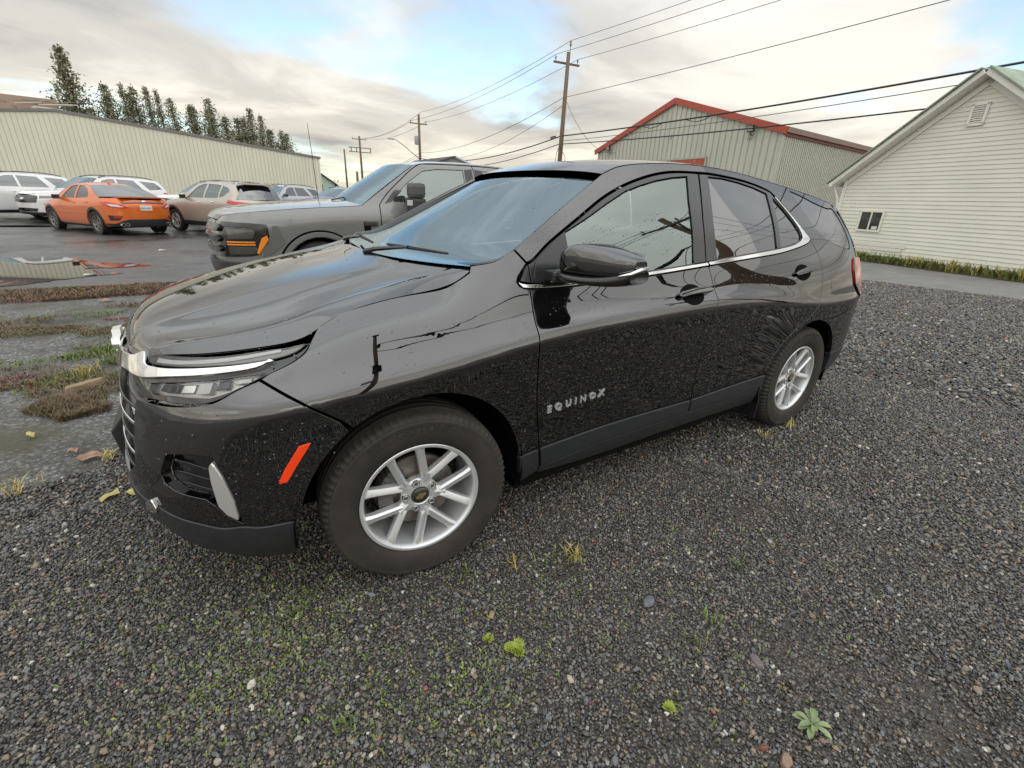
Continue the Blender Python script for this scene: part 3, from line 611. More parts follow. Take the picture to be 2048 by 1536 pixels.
# corner board, rake boards, soffit, roof, gutter, downspout
m=MB(); m.obox(hf(HL-.03,HE/2,.04),hu*.055,hn*.02,Vector((0,0,HE/2))); m.build('corner_board',TW,ho)
for sg in (1,-1):
    c=HL/2; e=c+sg*(c+.02); a=hf(c,HP-.02,.0); b=hf(e,zh(min(max(e,0),HL))-.02,.0); d=(b-a); up=d.cross(hn).normalized(); up=up if up.z>0 else -up
    m=MB(); m.obox((a+b)/2+hn*.045-up*.10,d/2,hn*.014,up*.06); m.build('frieze_board',TW,ho)
    e2=c+sg*(c+.24); b2=hf(e2,HP-(HP-HE)*(abs(e2-c)/(HL/2))); a2=hf(c,HP); d2=b2-a2
    m=MB(); m.obox((a2+b2)/2+hn*.34+up*.07,d2/2,hn*.016,up*.058); m.build('rake_board',TW,ho)
    m=MB(); m.obox((a2+b2)/2+hn*.17+up*.005,d2/2,hn*.17,up*.006); m.build('soffit',TW,ho)
    # roof: courses of shingles
    n=14
    for k in range(n):
        q0,q1=k/n,(k+1)/n; m=MB(); p0=a2+d2*q0*1.02; p1=a2+d2*q1*1.02; m.obox((p0+p1)/2+up*.165-hn*3.6+hn*.02,(p1-p0)/2*1.04,hn*4.0,up*.018+d2.normalized()*.0); m.build('roof_course',MOSS,ho)
g_=hf(HL+.27,HE-.14,0); m=MB(); m.obox(g_-hn*3.6,hn*3.98,hu*.055,Vector((0,0,.055))); m.build('gutter',TW,ho)
m=MB(); m.tube([tuple(g_+hn*.2+Vector((0,0,-.05))),tuple(hf(HL+.24,HE-.30,.12)),tuple(hf(HL+.09,HE-.60,.08)),tuple(hf(HL+.07,HE-.8,.06)),tuple(hf(HL+.07,.15,.06))],.035,8); m.build('downspout',TW,ho,smooth=True)
# louvred vent
vt=hf(HL/2+.02,3.78,.05); vent=bxo('tmp',0,1,0,1,0,1,TW,ho); bpy.data.objects.remove(vent)
m=MB()
for (du,dz,wu,wz) in ((-.17,.2,.03,.25),(.17,.2,.03,.25),(0,-.04,.20,.03),(0,.44,.20,.03)): m.obox(vt+hu*du+Vector((0,0,dz)),hu*wu,hn*.02,Vector((0,0,wz)))
vf=m.build('gable_vent',TW,ho)
for k in range(8): m=MB(); m.obox(vt+Vector((0,0,.02+k*.052)),hu*.145,hn*.014+Vector((0,0,-.012)),Vector((0,0,.004))); m.build('louvre',TW,vf)
# sliding window
w0=4.66; sw=hf(HL-1.42,1.0,.035); win=MB()
wl,wr,wb,wt=HL-1.60,HL-.92,.955,1.49
for (s0,s1,z0,z1) in ((wl-.06,wl,wb-.06,wt+.06),(wr,wr+.06,wb-.06,wt+.06),(wl,wr,wb-.06,wb),(wl,wr,wt,wt+.06),((wl+wr)/2-.02,(wl+wr)/2+.02,wb,wt)): win.obox(hf((s0+s1)/2,(z0+z1)/2,.045),hu*((s1-s0)/2),hn*.02,Vector((0,0,(z1-z0)/2)))
wo=win.build('window_frame',P('vinyl_white',(.74,.73,.62),.4),ho)
for s0,s1 in ((wl,(wl+wr)/2-.02),((wl+wr)/2+.02,wr)): m=MB(); m.obox(hf((s0+s1)/2,(wb+wt)/2,.034),hu*((s1-s0)/2),hn*.004,Vector((0,0,(wt-wb)/2))); m.build('pane',P('house_pane',(.025,.027,.025),.08,0,.5),wo)
m=MB(); m.obox(hf(HL-1.45,1.02,.040),hu*.09,hn*.003,Vector((0,0,.05))); m.build('curtain',P('curtain',(.6,.6,.56),.8),wo)
# loose replacement boards near the ground
for k,(s0,s1,z0) in enumerate(((HL-2.6,HL-.2,.47),(HL-2.5,HL-.2,.36),(HL-1.6,HL-.2,.25))): m=MB(); m.obox(hf((s0+s1)/2,z0+.05,.040),hu*((s1-s0)/2),hn*.006,Vector((0,0,.05))); m.build('patch_board',P('patch_white',(.70,.69,.60),.6),ho)
# --- cream house behind the pickup
bxo('wall',-2.4,4.5,0,9,0,4.0,CRM,ng); m=MB(); m.prism([(-2.4,4.0),(4.5,4.0),(1.0,5.15)],lambda u,v:(u,0,v),lambda u,v:(u,9,v)); m.build('gable',CRM,ng)
for s in (-1,1): m=MB(); a=(1.0,5.28); b=(1.0+s*4.1,3.94); m.add([(a[0],-.5,a[1]),(a[0],9.5,a[1]),(b[0],9.5,b[1]),(b[0],-.5,b[1])]+[(a[0],-.5,a[1]-.14),(a[0],9.5,a[1]-.14),(b[0],9.5,b[1]-.14),(b[0],-.5,b[1]-.14)],[(0,1,2,3),(7,6,5,4),(0,3,7,4),(1,0,4,5),(2,1,5,6),(3,2,6,7)]); m.build('roof',WR if s>0 else GR,ng)
# --- weathered timber roof showing above the shed at the left edge
ol=thing('old_barn_roof','rusty collapsed lattice roof above the left end of the shed','ruin',(-13.5,60,0)); WOOD=P('bleached_wood',(.22,.17,.12),.9); vary(WOOD,(.15,.10,.07),(.34,.29,.23),3,5,.6)
bxo('wall',-8,3.6,2,9,0,6.9,WOOD,ol)
m=MB(); m.add([(-8,-.2,6.7),(4.1,-.2,6.7),(4.0,3,8.6),(-8,3,8.7)],[(0,1,2,3)]); m.build('roof_deck',P('rust_roof',(.20,.13,.09),.8),ol)
for k in range(34):
    a=RNG.uniform(-7.5,3.8); l=RNG.uniform(.8,2.8); z0=RNG.uniform(6.8,8.3); m=MB(); m.tube([(a,-.35+(z0-6.7)*1.6-.25,z0),(a+l,-.35+(z0-6.7)*1.6-.25,z0+RNG.uniform(-.5,.35))],RNG.uniform(.03,.07),5); m.build('lath',WOOD if k%3 else P('pale_lath',(.55,.52,.46),.8),ol)
# ================================================================ trees
BARK=P('bark',(.07,.055,.042),.9); NEED=P('conifer_foliage',(.05,.062,.026),.7); t=NT(NEED); oi=t.n('ShaderNodeObjectInfo'); gm=t.geo()
t.set('Base Color',t.mix(t.ramp(t.noise(1.6,4,.6),[(.35,0.),(.65,1.)]),(.13,.138,.08),(.27,.26,.155)))
def conifer_mesh(name,H,Rb,nb,seed,droop=.25,gap=.3,leaf=.16):
    r=np.random.default_rng(seed); V=[];F=[]
    for k in range(nb):
        u=r.random()**.85; z=H*(.10+.88*u); L_=Rb*(1-u)**.85*r.uniform(.35,1.15)+.10; a=r.uniform(0,2*math.pi)
        if r.random()<gap*.5: continue
        ns=max(3,int(L_/.16)); d=np.array([math.cos(a),math.sin(a),0]); pr=np.array([-d[1],d[0],0])
        for i in range(ns):
            q=(i+.6)/ns; c=d*L_*q+np.array([0,0,z+L_*q*(.62-.75*droop*q)])
            for j in range(3):
                o=c+r.normal(0,.15+.06*L_*q,3)*np.array([1,1,.8]); s=leaf*r.uniform(.5,1.25); e=r.normal(0,1,3); e/=np.linalg.norm(e); g=np.cross(e,r.normal(0,1,3)); g/=np.linalg.norm(g)
                b=len(V); V+=[o-e*s,o+g*s*.45,o+e*s,o-g*s*.45]; F.append((b,b+1,b+2,b+3))
    me=bpy.data.meshes.new(name); me.from_pydata([tuple(v) for v in V],[],F); me.materials.append(NEED); return me
def trunk_mesh(H,seed):
    r=np.random.default_rng(seed); m=MB(); m.tube([(0,0,0),(.03,.02,H*.4),(-.03,.03,H*.75),(0,0,H*.99)],[.20,.15,.08,.02],7)
    for k in range(16):
        z=H*r.uniform(.15,.9); a=r.uniform(0,6.28); l=.9*(1-z/H)+.3; m.tube([(0,0,z),(l*math.cos(a),l*math.sin(a),z+l*.35)],[.03,.01],4)
    o=m.build('trunk',BARK); me=o.data; bpy.data.objects.remove(o); return me
def tree(label,loc,crown,trunk,sc,rz,group):
    t_=thing('conifer',label,'tree',loc,rz,group); t_.scale=sc; link(trunk,'trunk',None,t_); link(crown,'crown',None,t_); return t_
big=conifer_mesh('crown',13.4,3.3,380,3,.35,.1,.17); tree('tallest broad conifer at the left end of the tree row behind the shed',(-8.6,64.5,0),big,trunk_mesh(13.4,1),(1,1,1),.4,'conifers behind the shed')
V3=[conifer_mesh('crown',10,3.0,250,20+k,.0,.2,.12) for k in range(4)]; T3=[trunk_mesh(10,40+k) for k in range(2)]
NM=['first','second','third','fourth','fifth','sixth','seventh','eighth','ninth','tenth','eleventh','twelfth','thirteenth','fourteenth','fifteenth','sixteenth','seventeenth','eighteenth','nineteenth','twentieth']
xs=np.linspace(-6.6,10.3,20)
for k in range(20):
    h=(10.6-.0105*k*k*.5+RNG.uniform(-1.0,.7))/10; w=RNG.uniform(.75,1.15); o=tree('slender loose conifer, %s to the right of the tallest one behind the shed'%NM[k],(xs[k]+RNG.uniform(-.35,.35),64+RNG.uniform(-1.2,1.2),0),V3[k%4],T3[k%2],(w,w,h),RNG.uniform(0,6),'conifers behind the shed'); o.rotation_euler[0]=RNG.normal(0,.03); o.rotation_euler[1]=RNG.normal(0,.03)
# far-off low trees at the end of the street
ft=MB(); r=np.random.default_rng(5)
for k in range(900):
    c=np.array([r.uniform(12,46),r.uniform(172,180),0]); c[2]=r.uniform(0,1)*(2.6+1.6*math.sin(c[0]*.5)+1.0*math.sin(c[0]*1.7)); e=r.normal(0,.45,(3,3)); ft.add(c+e,[(0,1,2)])
tag(ft.build('distant_trees',NEED),kind='stuff')
# ================================================================ utility poles and wires
POLE=P('pole_wood',(.16,.11,.07),.85); vary(POLE,(.11,.075,.05),(.22,.15,.095),2,6,.65,.5,30,None,(6,6,.6)); WIRE=P('wire_black',(.018,.018,.018),.6); WIREG=P('wire_grey',(.10,.10,.10),.6); INS=P('insulator',(.12,.13,.14),.25,0,.6); GALV=P('galvanised',(.40,.41,.42),.45,.6)
def pole(label,x,y,H,r=.15,arms=(),tilt=(0,0)):
    o=thing('utility_pole',label,'pole',(x,y,0),0,'utility poles along the street'); m=MB(); m.tube([(0,0,-.2),(tilt[0]*.5,tilt[1]*.5,H*.5),(tilt[0],tilt[1],H)],[r*1.15,r,r*.8],12); m.build('shaft',POLE,o,smooth=True)
    for (z,l,ins,ang) in arms:
        c=Vector((tilt[0]*z/H,tilt[1]*z/H,z)); d=Vector((math.cos(ang),math.sin(ang),0)); f=Vector((-d.y,d.x,0)); a=MB(); a.obox(c+f*.16,d*l,f*.05,Vector((0,0,.06))); ar=a.build('crossarm',POLE,o)
        for s in ins:
            i=MB(); i.lathe([(.0,.0),(.02,.0),(.02,.10),(.055,.12),(.06,.17),(.045,.2),(.06,.23),(.04,.29),(.0,.31)],10,Matrix.Translation(c+f*.16+d*s+Vector((0,0,.06)))); i.build('insulator',INS,ar)
    return o
M_=(23.2,28.1)
p1=pole('tall wooden utility pole with one crossarm standing behind the black SUV',M_[0],M_[1],11.2,.165,[(10.55,1.05,(-.9,.9),R(-8))],(.25,0))
i=MB(); i.tube([(.36,0,10.7),(.38,0,11.6)],.025,6); i.lathe([(0,0),(.03,0),(.07,.05),(.075,.14),(.05,.2),(.07,.26),(.04,.36),(0,.38)],10,Matrix.Translation((.38,0,11.55))); i.build('top_pin',INS,p1)
g=MB(); g.tube([(.1,-.15,5.2),(-.35,-.35,5.15),(-.62,-.45,4.7),(-.66,-.45,4.2),(-.50,-.40,3.6),(-.2,-.25,3.25),(.1,-.15,3.2)],.022,6); g.tube([(.1,-.17,5.0),(.42,-.2,4.6),(.45,-.2,3.9),(.12,-.17,3.3)],.018,6); g.build('cable_loop',WIRE,p1)
g=MB(); g.obox((-.95,-.4,5.75),(.22,.02,.05),(0,.07,0),(0,0,.09)); g.build('splice_box',P('splice_grey',(.10,.10,.10),.5),p1)
p2=pole('wooden utility pole with a street lamp arm left of the pickup roof',25.0,59.2,10.9,.17,[(9.9,1.15,(-1,.95),R(-4))])
g=MB(); g.tube([(-.1,0,5.9),(-2.2,-.4,7.2),(-3.3,-.6,7.75),(-3.7,-.7,7.8)],[.05,.045,.04,.035],6); g.obox((-4.0,-.75,7.78),(.42,.05,0),(0,.13,0),(0,0,.07)); g.build('lamp_arm',GALV,p2)
g=MB(); g.lathe([(0,0),(.24,0),(.26,.05),(.26,.95),(.2,1.0),(0,1.02)],14,Matrix.Translation((-.42,-.1,7.5))); g.build('transformer',GALV,p2,smooth=True,auto=40)
p3=pole('distant dark pole with three stacked crossarms left of the lamp pole',27.0,92.0,11.2,.20,[(10.7,1.3,(-1.2,1.2),R(-4)),(9.3,2.0,(),R(-4)),(8.6,2.0,(),R(-4))])
for s in (-1.6,-.6,1.9): g=MB(); g.box(s-.06,s+.06,.1,.22,8.6,9.35); g.build('fuse_holder',WIRE,p3)
p4=pole('slim dark pole standing left of the pole with stacked crossarms',29.2,111.5,10.4,.20)
p5=pole('short brown pole stub between the two dark distant poles',28.2,99.5,5.6,.28); p6=pole('farthest thin pole over the low store',25.5,150,8.5,.16,[(8.0,1.0,(),0)])
p6['label']='tiny far pole rising over the low store roofs'
def wire(name,label,a,b,sag,r,mat,group='overhead wires',n=22):
    a,b=Vector(a),Vector(b); pts=[a.lerp(b,i/n)-Vector((0,0,sag*4*(i/n)*(1-i/n))) for i in range(n+1)]; o=MB().tube(pts,r,5).build(name,mat); tag(o,label,'wire',group); return o
mx,my=M_; NX,NY=23.6,-17.0
# along the street to the right (off-frame pole stands beyond the house)
wire('overhead_cable','thick bundled black cable running from the near pole over the clapboard house',(mx,my-.2,5.95),(NX,NY,7.6),.55,.042,WIRE); wire('overhead_cable','thin line hanging just under the thick bundled cable',(mx,my-.2,5.62),(NX,NY,7.35),.62,.018,WIREG)
wire('overhead_cable','lowest black cable crossing the warehouse and the clapboard gable',(mx,my-.2,5.42),(NX,NY,6.1),.55,.032,WIRE)
wire('overhead_wire','lone grey wire rising to the right from the middle of the near pole',(mx+.15,my-.2,8.45),(NX,NY,9.6),.35,.018,WIREG)
for k,(dx,z,lb) in enumerate(((-.85,10.9,'left'),(.38,11.9,'top'),(1.1,10.9,'right'))):
    wire('overhead_wire','power line leaving the %s insulator of the near pole toward the right'%lb,(mx+dx,my,z),(NX+dx,NY,z+.6),.5,.015,WIREG)
    wire('overhead_wire','power line from the %s insulator of the near pole to the lamp pole'%lb,(mx+dx,my,z),(25+dx*.9,59.2,10.2 if dx!=.38 else 11.2),.6,.016,WIREG)
    wire('overhead_wire','power line from the lamp pole to the distant stacked pole, %s of three'%['left','middle','right'][k],(25+dx*.9,59.2,10.2 if dx!=.38 else 11.2),(27+dx,92,10.9),.8,.02,WIREG)
for k,(z,z2,r_) in enumerate(((8.4,6.6,.018),(7.9,6.3,.016),(5.95,6.0,.04),(5.45,5.2,.03))):
    wire('overhead_cable','%s of four cables strung from the near pole back to the lamp pole'%['highest','second highest','third highest','lowest'][k],(mx,my,z),(25,59.2,z2),.9 if k!=1 else 1.6,r_,WIRE)
    if k<3: wire('overhead_cable','%s of three cables strung from the lamp pole away to the stacked pole'%['highest','middle','lowest'][k],(25,59.2,z2),(27,92,5.4+.4*k),.8,.022,WIRE)
wire('service_wire','slack thin wire drooping from the near pole to the warehouse eave',(mx+.2,my-.1,8.3),(25.9,24.9,4.9),1.0,.014,WIREG)
# snow-shoe style splice loops on the bundled cable
for k,yy in enumerate((16.2,19.4)):
    f=(my-yy)/(my-NY); z=5.95+(7.6-5.95)*f-.55*4*f*(1-f); x=mx+(NX-mx)*f
    o=MB().tube([(x,yy+.9,z),(x,yy+.6,z-.10),(x,yy+.1,z-.20),(x,yy-.4,z-.14),(x,yy-.8,z+.02)],.022,6).build('cable_loop',WIRE); tag(o,'short drooping splice loop on the thick cable, %s of the two'%('right hand' if k==0 else 'left hand'),'cable loop','cable splice loops')
# pole line beside and behind the camera, seen mirrored in the windows and the wing
pr=pole('wooden utility pole with two crossed arms mirrored in the front window',14.6,-7.4,10.4,.17,[(9.6,1.3,(-1.1,.4,1.1),R(60)),(8.9,1.2,(-1,1),R(-30))])
pq=pole('wooden pole with a small floodlight mirrored in the front fender',.9,-12.5,9.2,.14); g=MB(); g.obox((0,.35,8.9),(.22,0,0),(0,.12,.05),(0,-.05,.15)); g.tube([(0,0,8.8),(0,.3,8.85)],.03,6); g.build('floodlight_head',BLK,pq); g=MB(); g.lathe([(0,0),(.2,0),(.22,.05),(.22,.7),(0,.74)],12,Matrix.Translation((-.33,0,6.2))); g.build('transformer',GALV,pq)
for k,dx in enumerate((-1.0,.2,1.0)):
    nm=['nearest','middle','farthest'][k]
    wire('overhead_wire','power line from the crossed arm pole back over the lot, %s of three'%nm,(14.6+dx*.5,-7.4+dx*.87,9.95),(6+dx*.5,-46+dx*.5,10.0),.8,.016,WIRE); wire('overhead_wire','power line from the crossed arm pole across the street, %s of three'%nm,(14.6+dx*.5,-7.4+dx*.87,9.95),(46,-2+dx,10.2),.8,.016,WIRE)
wire('overhead_cable','black cable between the floodlight pole and crossed arm pole',(.9,-12.5,7.6),(14.6,-7.4,7.4),.5,.025,WIRE)
# ================================================================ weeds, moss, litter
def leafmat(name,a,b): m=P(name,a,.6); return vary(m,a,b,14,4,.6)
RUST=leafmat('rusty_groundcover',(.13,.035,.025),(.24,.085,.05)); BRN=leafmat('brown_weeds',(.085,.055,.03),(.20,.135,.075)); OLV=leafmat('olive_weeds',(.09,.10,.03),(.19,.20,.06)); GRN=leafmat('green_weeds',(.09,.14,.03),(.20,.26,.07)); YEL=leafmat('yellow_grass',(.34,.27,.07),(.50,.42,.14)); LIME=leafmat('lime_moss',(.22,.28,.03),(.36,.42,.06)); PALE=leafmat('pale_leaf',(.15,.20,.09),(.27,.33,.16))
def blades(name,P2,h,w,mat,lean=.6,seg=1,parent=None,seed=0,spread=0):
    r=np.random.default_rng(seed); n=len(P2); a=r.uniform(0,2*math.pi,n); hh=h*r.uniform(.45,1.15,n); ln=lean*r.uniform(.2,1.2,n)*hh; ww=w*r.uniform(.6,1.3,n); b=a+math.pi/2+r.normal(0,.4,n)
    base=np.column_stack([P2,np.zeros(n)]); d=np.stack([np.cos(b),np.sin(b),np.zeros(n)],1)*ww[:,None]*.5; tip=base+np.stack([np.cos(a)*ln,np.sin(a)*ln,hh],1); md=base+(tip-base)*np.array([.42,.42,.62])
    V=np.stack([base-d*.7,base+d*.7,md+d,md-d,tip],1).reshape(-1,3); k=np.arange(n)[:,None]*5
    F=[tuple(q) for q in (k+np.array([0,1,2,3]))]+[tuple(q) for q in (k+np.array([3,2,4]))]
    return mesh(name,V,F,mat,parent)
def pts_in(poly,n,seed=0,clump=None):
    r=np.random.default_rng(seed); P_=np.array(poly,float); lo,hi=P_.min(0),P_.max(0); out=[]
    while sum(map(len,out))<n:
        q=lo+(hi-lo)*r.random((n*2,2)); q=q[inside(q,[P_])]
        if clump:
            f=.5+.5*np.sin(q[:,0]*clump+1.3*np.sin(q[:,1]*clump*.8))*np.sin(q[:,1]*clump*1.1+2*np.sin(q[:,0]*clump*.45)); q=q[r.random(len(q))<f**1.5]
        out.append(q)
    return np.concatenate(out)[:n]
S1=[(-7,6.0),(-4,5.75),(-2.4,5.85),(-1.3,5.95),(-.4,6.0),(.4,6.3),(-.2,6.75),(-1.2,6.8),(-2.4,6.8),(-4,6.95),(-7,7.0)]
tag(blades('weed_strip',pts_in(S1,20000,1,2.2),.035,.010,RUST,1.6,seed=1),kind='stuff'); tag(blades('weed_strip',pts_in(S1,20000,2,3.1),.05,.009,BRN,1.5,seed=2),kind='stuff'); tag(blades('weed_strip',pts_in(S1,4000,3,5.0),.06,.010,OLV,1.0,seed=3),kind='stuff')
def mossy(n,seed,h,w,mat,thr,ax=1.1,ay=3.2,box=(-4.5,.4,1.9,5.7)):
    "low clumps drawn out in ragged bands along the old pavement joints"
    r=np.random.default_rng(seed); ph=r.uniform(0,6.3,8); out=[]
    while sum(map(len,out))<n:
        q=np.column_stack([r.uniform(box[0],box[1],n*4),r.uniform(box[2],box[3],n*4)]); x,y=q.T
        f=np.sin(ay*y+.9*np.sin(ax*x+ph[0])+ph[1])+.6*np.sin(ay*2.1*y+1.3*np.sin(ax*1.7*x+ph[2])+ph[3])+.55*np.sin(3.1*x+ph[4])*np.sin(4.3*y+ph[5])+.4*np.sin(9*x+ph[6])*np.sin(11*y+ph[7])
        m=(f>thr)&(x<-1.0+.55*(y-1.9))&(y>.55*(-x)-.3*0+.55); out.append(q[m])
    return blades('weed_patch',np.concatenate(out)[:n],h,w,mat,1.5,seed=seed)
tag(mossy(16000,301,.026,.006,BRN,.9),kind='stuff'); tag(mossy(12000,301,.020,.006,OLV,.6),kind='stuff'); tag(mossy(5000,305,.045,.005,BRN,1.2),kind='stuff'); tag(mossy(2500,307,.030,.006,GRN,1.45),kind='stuff'); tag(mossy(2500,309,.025,.006,RUST,1.5),kind='stuff')
S5=[(-1.75,3.0),(-1.35,2.6),(-.95,2.75),(-.9,3.2),(-1.3,3.35)]; S7=[(-1.95,2.4),(-1.55,2.15),(-1.2,2.35),(-1.45,2.6)]
for k,(S,n,m,h) in enumerate(((S5,1400,GRN,.05),(S5,1600,OLV,.04),(S7,900,OLV,.035))): tag(blades('weed_patch',pts_in(S,n,30+k,7.0),h,.006,m,1.1,seed=30+k),kind='stuff')
S8=[(-1.74,1.75),(-1.5,1.48),(-1.25,1.55),(-1.3,1.85),(-1.6,1.95)]; tag(blades('weed_patch',pts_in(S8,4200,40,8),.05,.0045,BRN,1.2,seed=40),kind='stuff'); tag(blades('weed_patch',pts_in(S8,700,41,8),.045,.005,OLV,1.0,seed=41),kind='stuff')
V_=[(16.3,-3.5),(17.1,-3.5),(17.25,.4),(18.35,4.2),(19.1,7.4),(18.4,7.4),(17.45,4.25),(16.4,.5)]; tag(blades('verge_grass',pts_in(V_,5200,50,2.2),.22,.05,OLV,.8,seed=50),kind='stuff'); tag(blades('verge_grass',pts_in(V_,2200,51,2.6),.28,.045,GRN,.7,seed=51),kind='stuff'); tag(blades('verge_grass',pts_in(V_,1600,52,3),.34,.03,YEL,.5,seed=52),kind='stuff')
# tiny seedlings between the stones
r=np.random.default_rng(77); cl=[(-.62,-.80,.14),(-.66,-.92,.12),(-.58,-1.05,.13),(-.75,-1.08,.12),(-.34,-1.40,.10),(-.06,-1.45,.08),(-.45,-.88,.12),(.70,-1.55,.25),(-.8,-.6,.2),(.15,-1.15,.2),(1.9,-1.5,.5),(2.6,-1.3,.5),(-1.0,-.3,.2)]
q=np.concatenate([np.array([a,b])+r.normal(0,s*1.25,(130,2)) for a,b,s in cl]); q=np.repeat(q,3,0)+r.normal(0,.006,(len(q)*3,2)); tag(blades('seedlings',q,.012,.007,GRN,1.3,seed=60),kind='stuff'); q=q[::3]+.03; tag(blades('seedlings',q,.010,.007,LIME,1.3,seed=61),kind='stuff')
def tuft(x,y,n,h,w,mat,label,spread=.02,lean=1.0,seed=0,name='grass_tuft'):
    rr=np.random.default_rng(seed); o=blades(name,rr.normal(0,spread,(n,2)),h,w,mat,lean,seed=seed); o.location=(x,y,.006); tag(o,label,'weed','single weeds on the gravel'); return o
TU=[(.56,-1.15,46,.055,.004,YEL,'dry yellow grass tuft on the gravel right of the front tyre',.02),(.32,-1.05,22,.045,.004,YEL,'smaller dry yellow tuft between front tyre and larger tuft',.018),(2.41,-.93,26,.05,.006,YEL,'yellow tuft just in front of the rear wheel',.02),(2.74,-.93,26,.05,.008,YEL,'bright yellow tuft touching the rear tyre',.022),(1.12,-1.56,18,.07,.004,GRN,'upright thin green grass on the open gravel below the sill',.012),(-.44,-1.33,20,.045,.006,GRN,'green grass clump nearest the bottom edge of view',.014),(-1.19,.78,30,.05,.006,YEL,'yellow tuft beside the front bumper corner',.018),(-1.52,.62,34,.07,.005,YEL,'straw coloured tuft at the left edge of the gravel',.03),(-1.5,2.42,60,.10,.006,YEL,'tall straw tuft growing by the broken wood piece',.035),(-.50,-.85,30,.03,.007,GRN,'low green weed clump in front of the bumper',.03),(.11,-1.0,14,.035,.006,GRN,'small yellow green sprig close behind the front tyre',.02),(.66,-1.69,18,.05,.004,OLV,'thin olive sprig between the two slate chips',.03),(.80,-1.67,14,.03,.008,GRN,'small leafy weed near the slate chips',.018)]
for k,(x,y,n,h,w,m,lb,s) in enumerate(TU): tuft(x,y,n,h,w,m,lb,s,1.0,100+k)
# bright moss cushions
for k,(x,y,s,lb) in enumerate(((.11,-1.38,.025,'bright lime moss cushion on the gravel near the bottom centre'),(.40,-1.79,.010,'small lime moss scrap right of the larger moss cushion'),(.05,-1.30,.009,'tiny moss scrap behind the larger moss cushion'))):
    rr=np.random.default_rng(200+k); th=rr.uniform(0,6.28,int(900*s/.04)); rad=s*np.sqrt(rr.random(len(th)))*(1+.3*np.sin(3*th)); o=blades('moss_cushion',np.stack([rad*np.cos(th),rad*np.sin(th)],1),.007,.006,LIME,1.6,seed=200+k); o.location=(x,y,.008); tag(o,lb,'moss','moss on the gravel')
# leafy rosette
ro=thing('rosette_weed','pale green leafy rosette lying flat on gravel at the bottom right','weed',(.72,-2.05,.012))
rr=np.random.default_rng(9)
for k in range(13):
    a=2*math.pi*k/13*1.9+rr.normal(0,.25); l=rr.uniform(.022,.056); w=l*.42; V=[];F=[]
    for i in range(6):
        u=i/5; wd=w*math.sin(math.pi*min(1,.06+u*.90))**.8*(.35+.85*u); z=(.016+.006*math.sin(k*2.1))*math.sin(math.pi*u*.8)+.003+.0012*(k%3)
        for sgn in (-1,0,1): V.append((l*u*math.cos(a)-sgn*wd*.5*math.sin(a),l*u*math.sin(a)+sgn*wd*.5*math.cos(a),z-(0.003 if sgn==0 else 0)))
    for i in range(5):
        for j in range(2): F.append((3*i+j,3*i+j+1,3*i+4+j,3*i+3+j))
    mesh('leaf',V,F,PALE,ro,smooth=True)
# broken wood and fallen leaves
m=MB(); m.prism([(-.13,-.03),(.11,-.045),(.15,.0),(.08,.035),(-.11,.03)],lambda u,v:(u,v,0),lambda u,v:(u*.92,v*.7,.045)); WCH=P('split_wood',(.24,.16,.10),.85); vary(WCH,(.15,.10,.06),(.36,.26,.17),12,6,.65,.6,50,None,(1,8,8)); o=m.build('wood_piece',WCH,bevel=.006); o.location=(-1.47,2.10,.004); o.rotation_euler=(.05,0,R(38)); tag(o,'broken weathered piece of wood on the old pavement','wood')
LEAF=leafmat('dead_leaf',(.24,.12,.07),(.40,.24,.16)); YLEAF=leafmat('yellow_leaf',(.40,.33,.08),(.50,.46,.20))
for k,(x,y,s,m_,lb) in enumerate(((-1.27,.83,.055,LEAF,'curled pinkish brown leaf on the gravel by the bumper'),(-1.36,.95,.035,LEAF,'small brown leaf behind the curled leaf by the bumper'),(-1.03,.30,.050,YLEAF,'yellow green leaf lying under the bumper lip'),(-1.13,.33,.042,YLEAF,'pale flat leaf left of the bumper lip'),(-1.60,1.30,.03,YLEAF,'yellow leaf on the old pavement at left'),(-1.72,5.6,.07,LEAF,'pale leaf caught in the rusty weed strip'))):
    n=12; V=[(0,0,.012)]+[(s*(.8+.16*math.cos(3*2*math.pi*i/n+1))*math.cos(2*math.pi*i/n)*1.3,s*(.8+.16*math.cos(3*2*math.pi*i/n+1))*math.sin(2*math.pi*i/n)*.8,.004+.016*abs(math.sin(3*math.pi*i/n))) for i in range(n)]
    o=mesh('fallen_leaf',V,[(0,i+1,(i+1)%n+1) for i in range(n)],m_); o.location=(x,y,.012); o.rotation_euler=(.1,.12,k*1.3); tag(o,lb,'leaf','fallen leaves')
# scraps of litter on the wet lot
for k,(x,y) in enumerate(((-1.35,11.9),(-.25,11.8),(.1,11.3),(-2.2,8.2))):
    o=mesh('paper_scrap',[(-.09,-.02,0),(.08,-.03,.01),(.10,.03,.004),(-.06,.04,.012)],[(0,1,2,3)],WHITE); o.location=(x,y,.0); o.rotation_euler=(0,0,k*1.1); tag(o,'white paper scrap on the wet asphalt, %s from the left'%['second','third','fourth','first'][k],'litter','paper scraps')
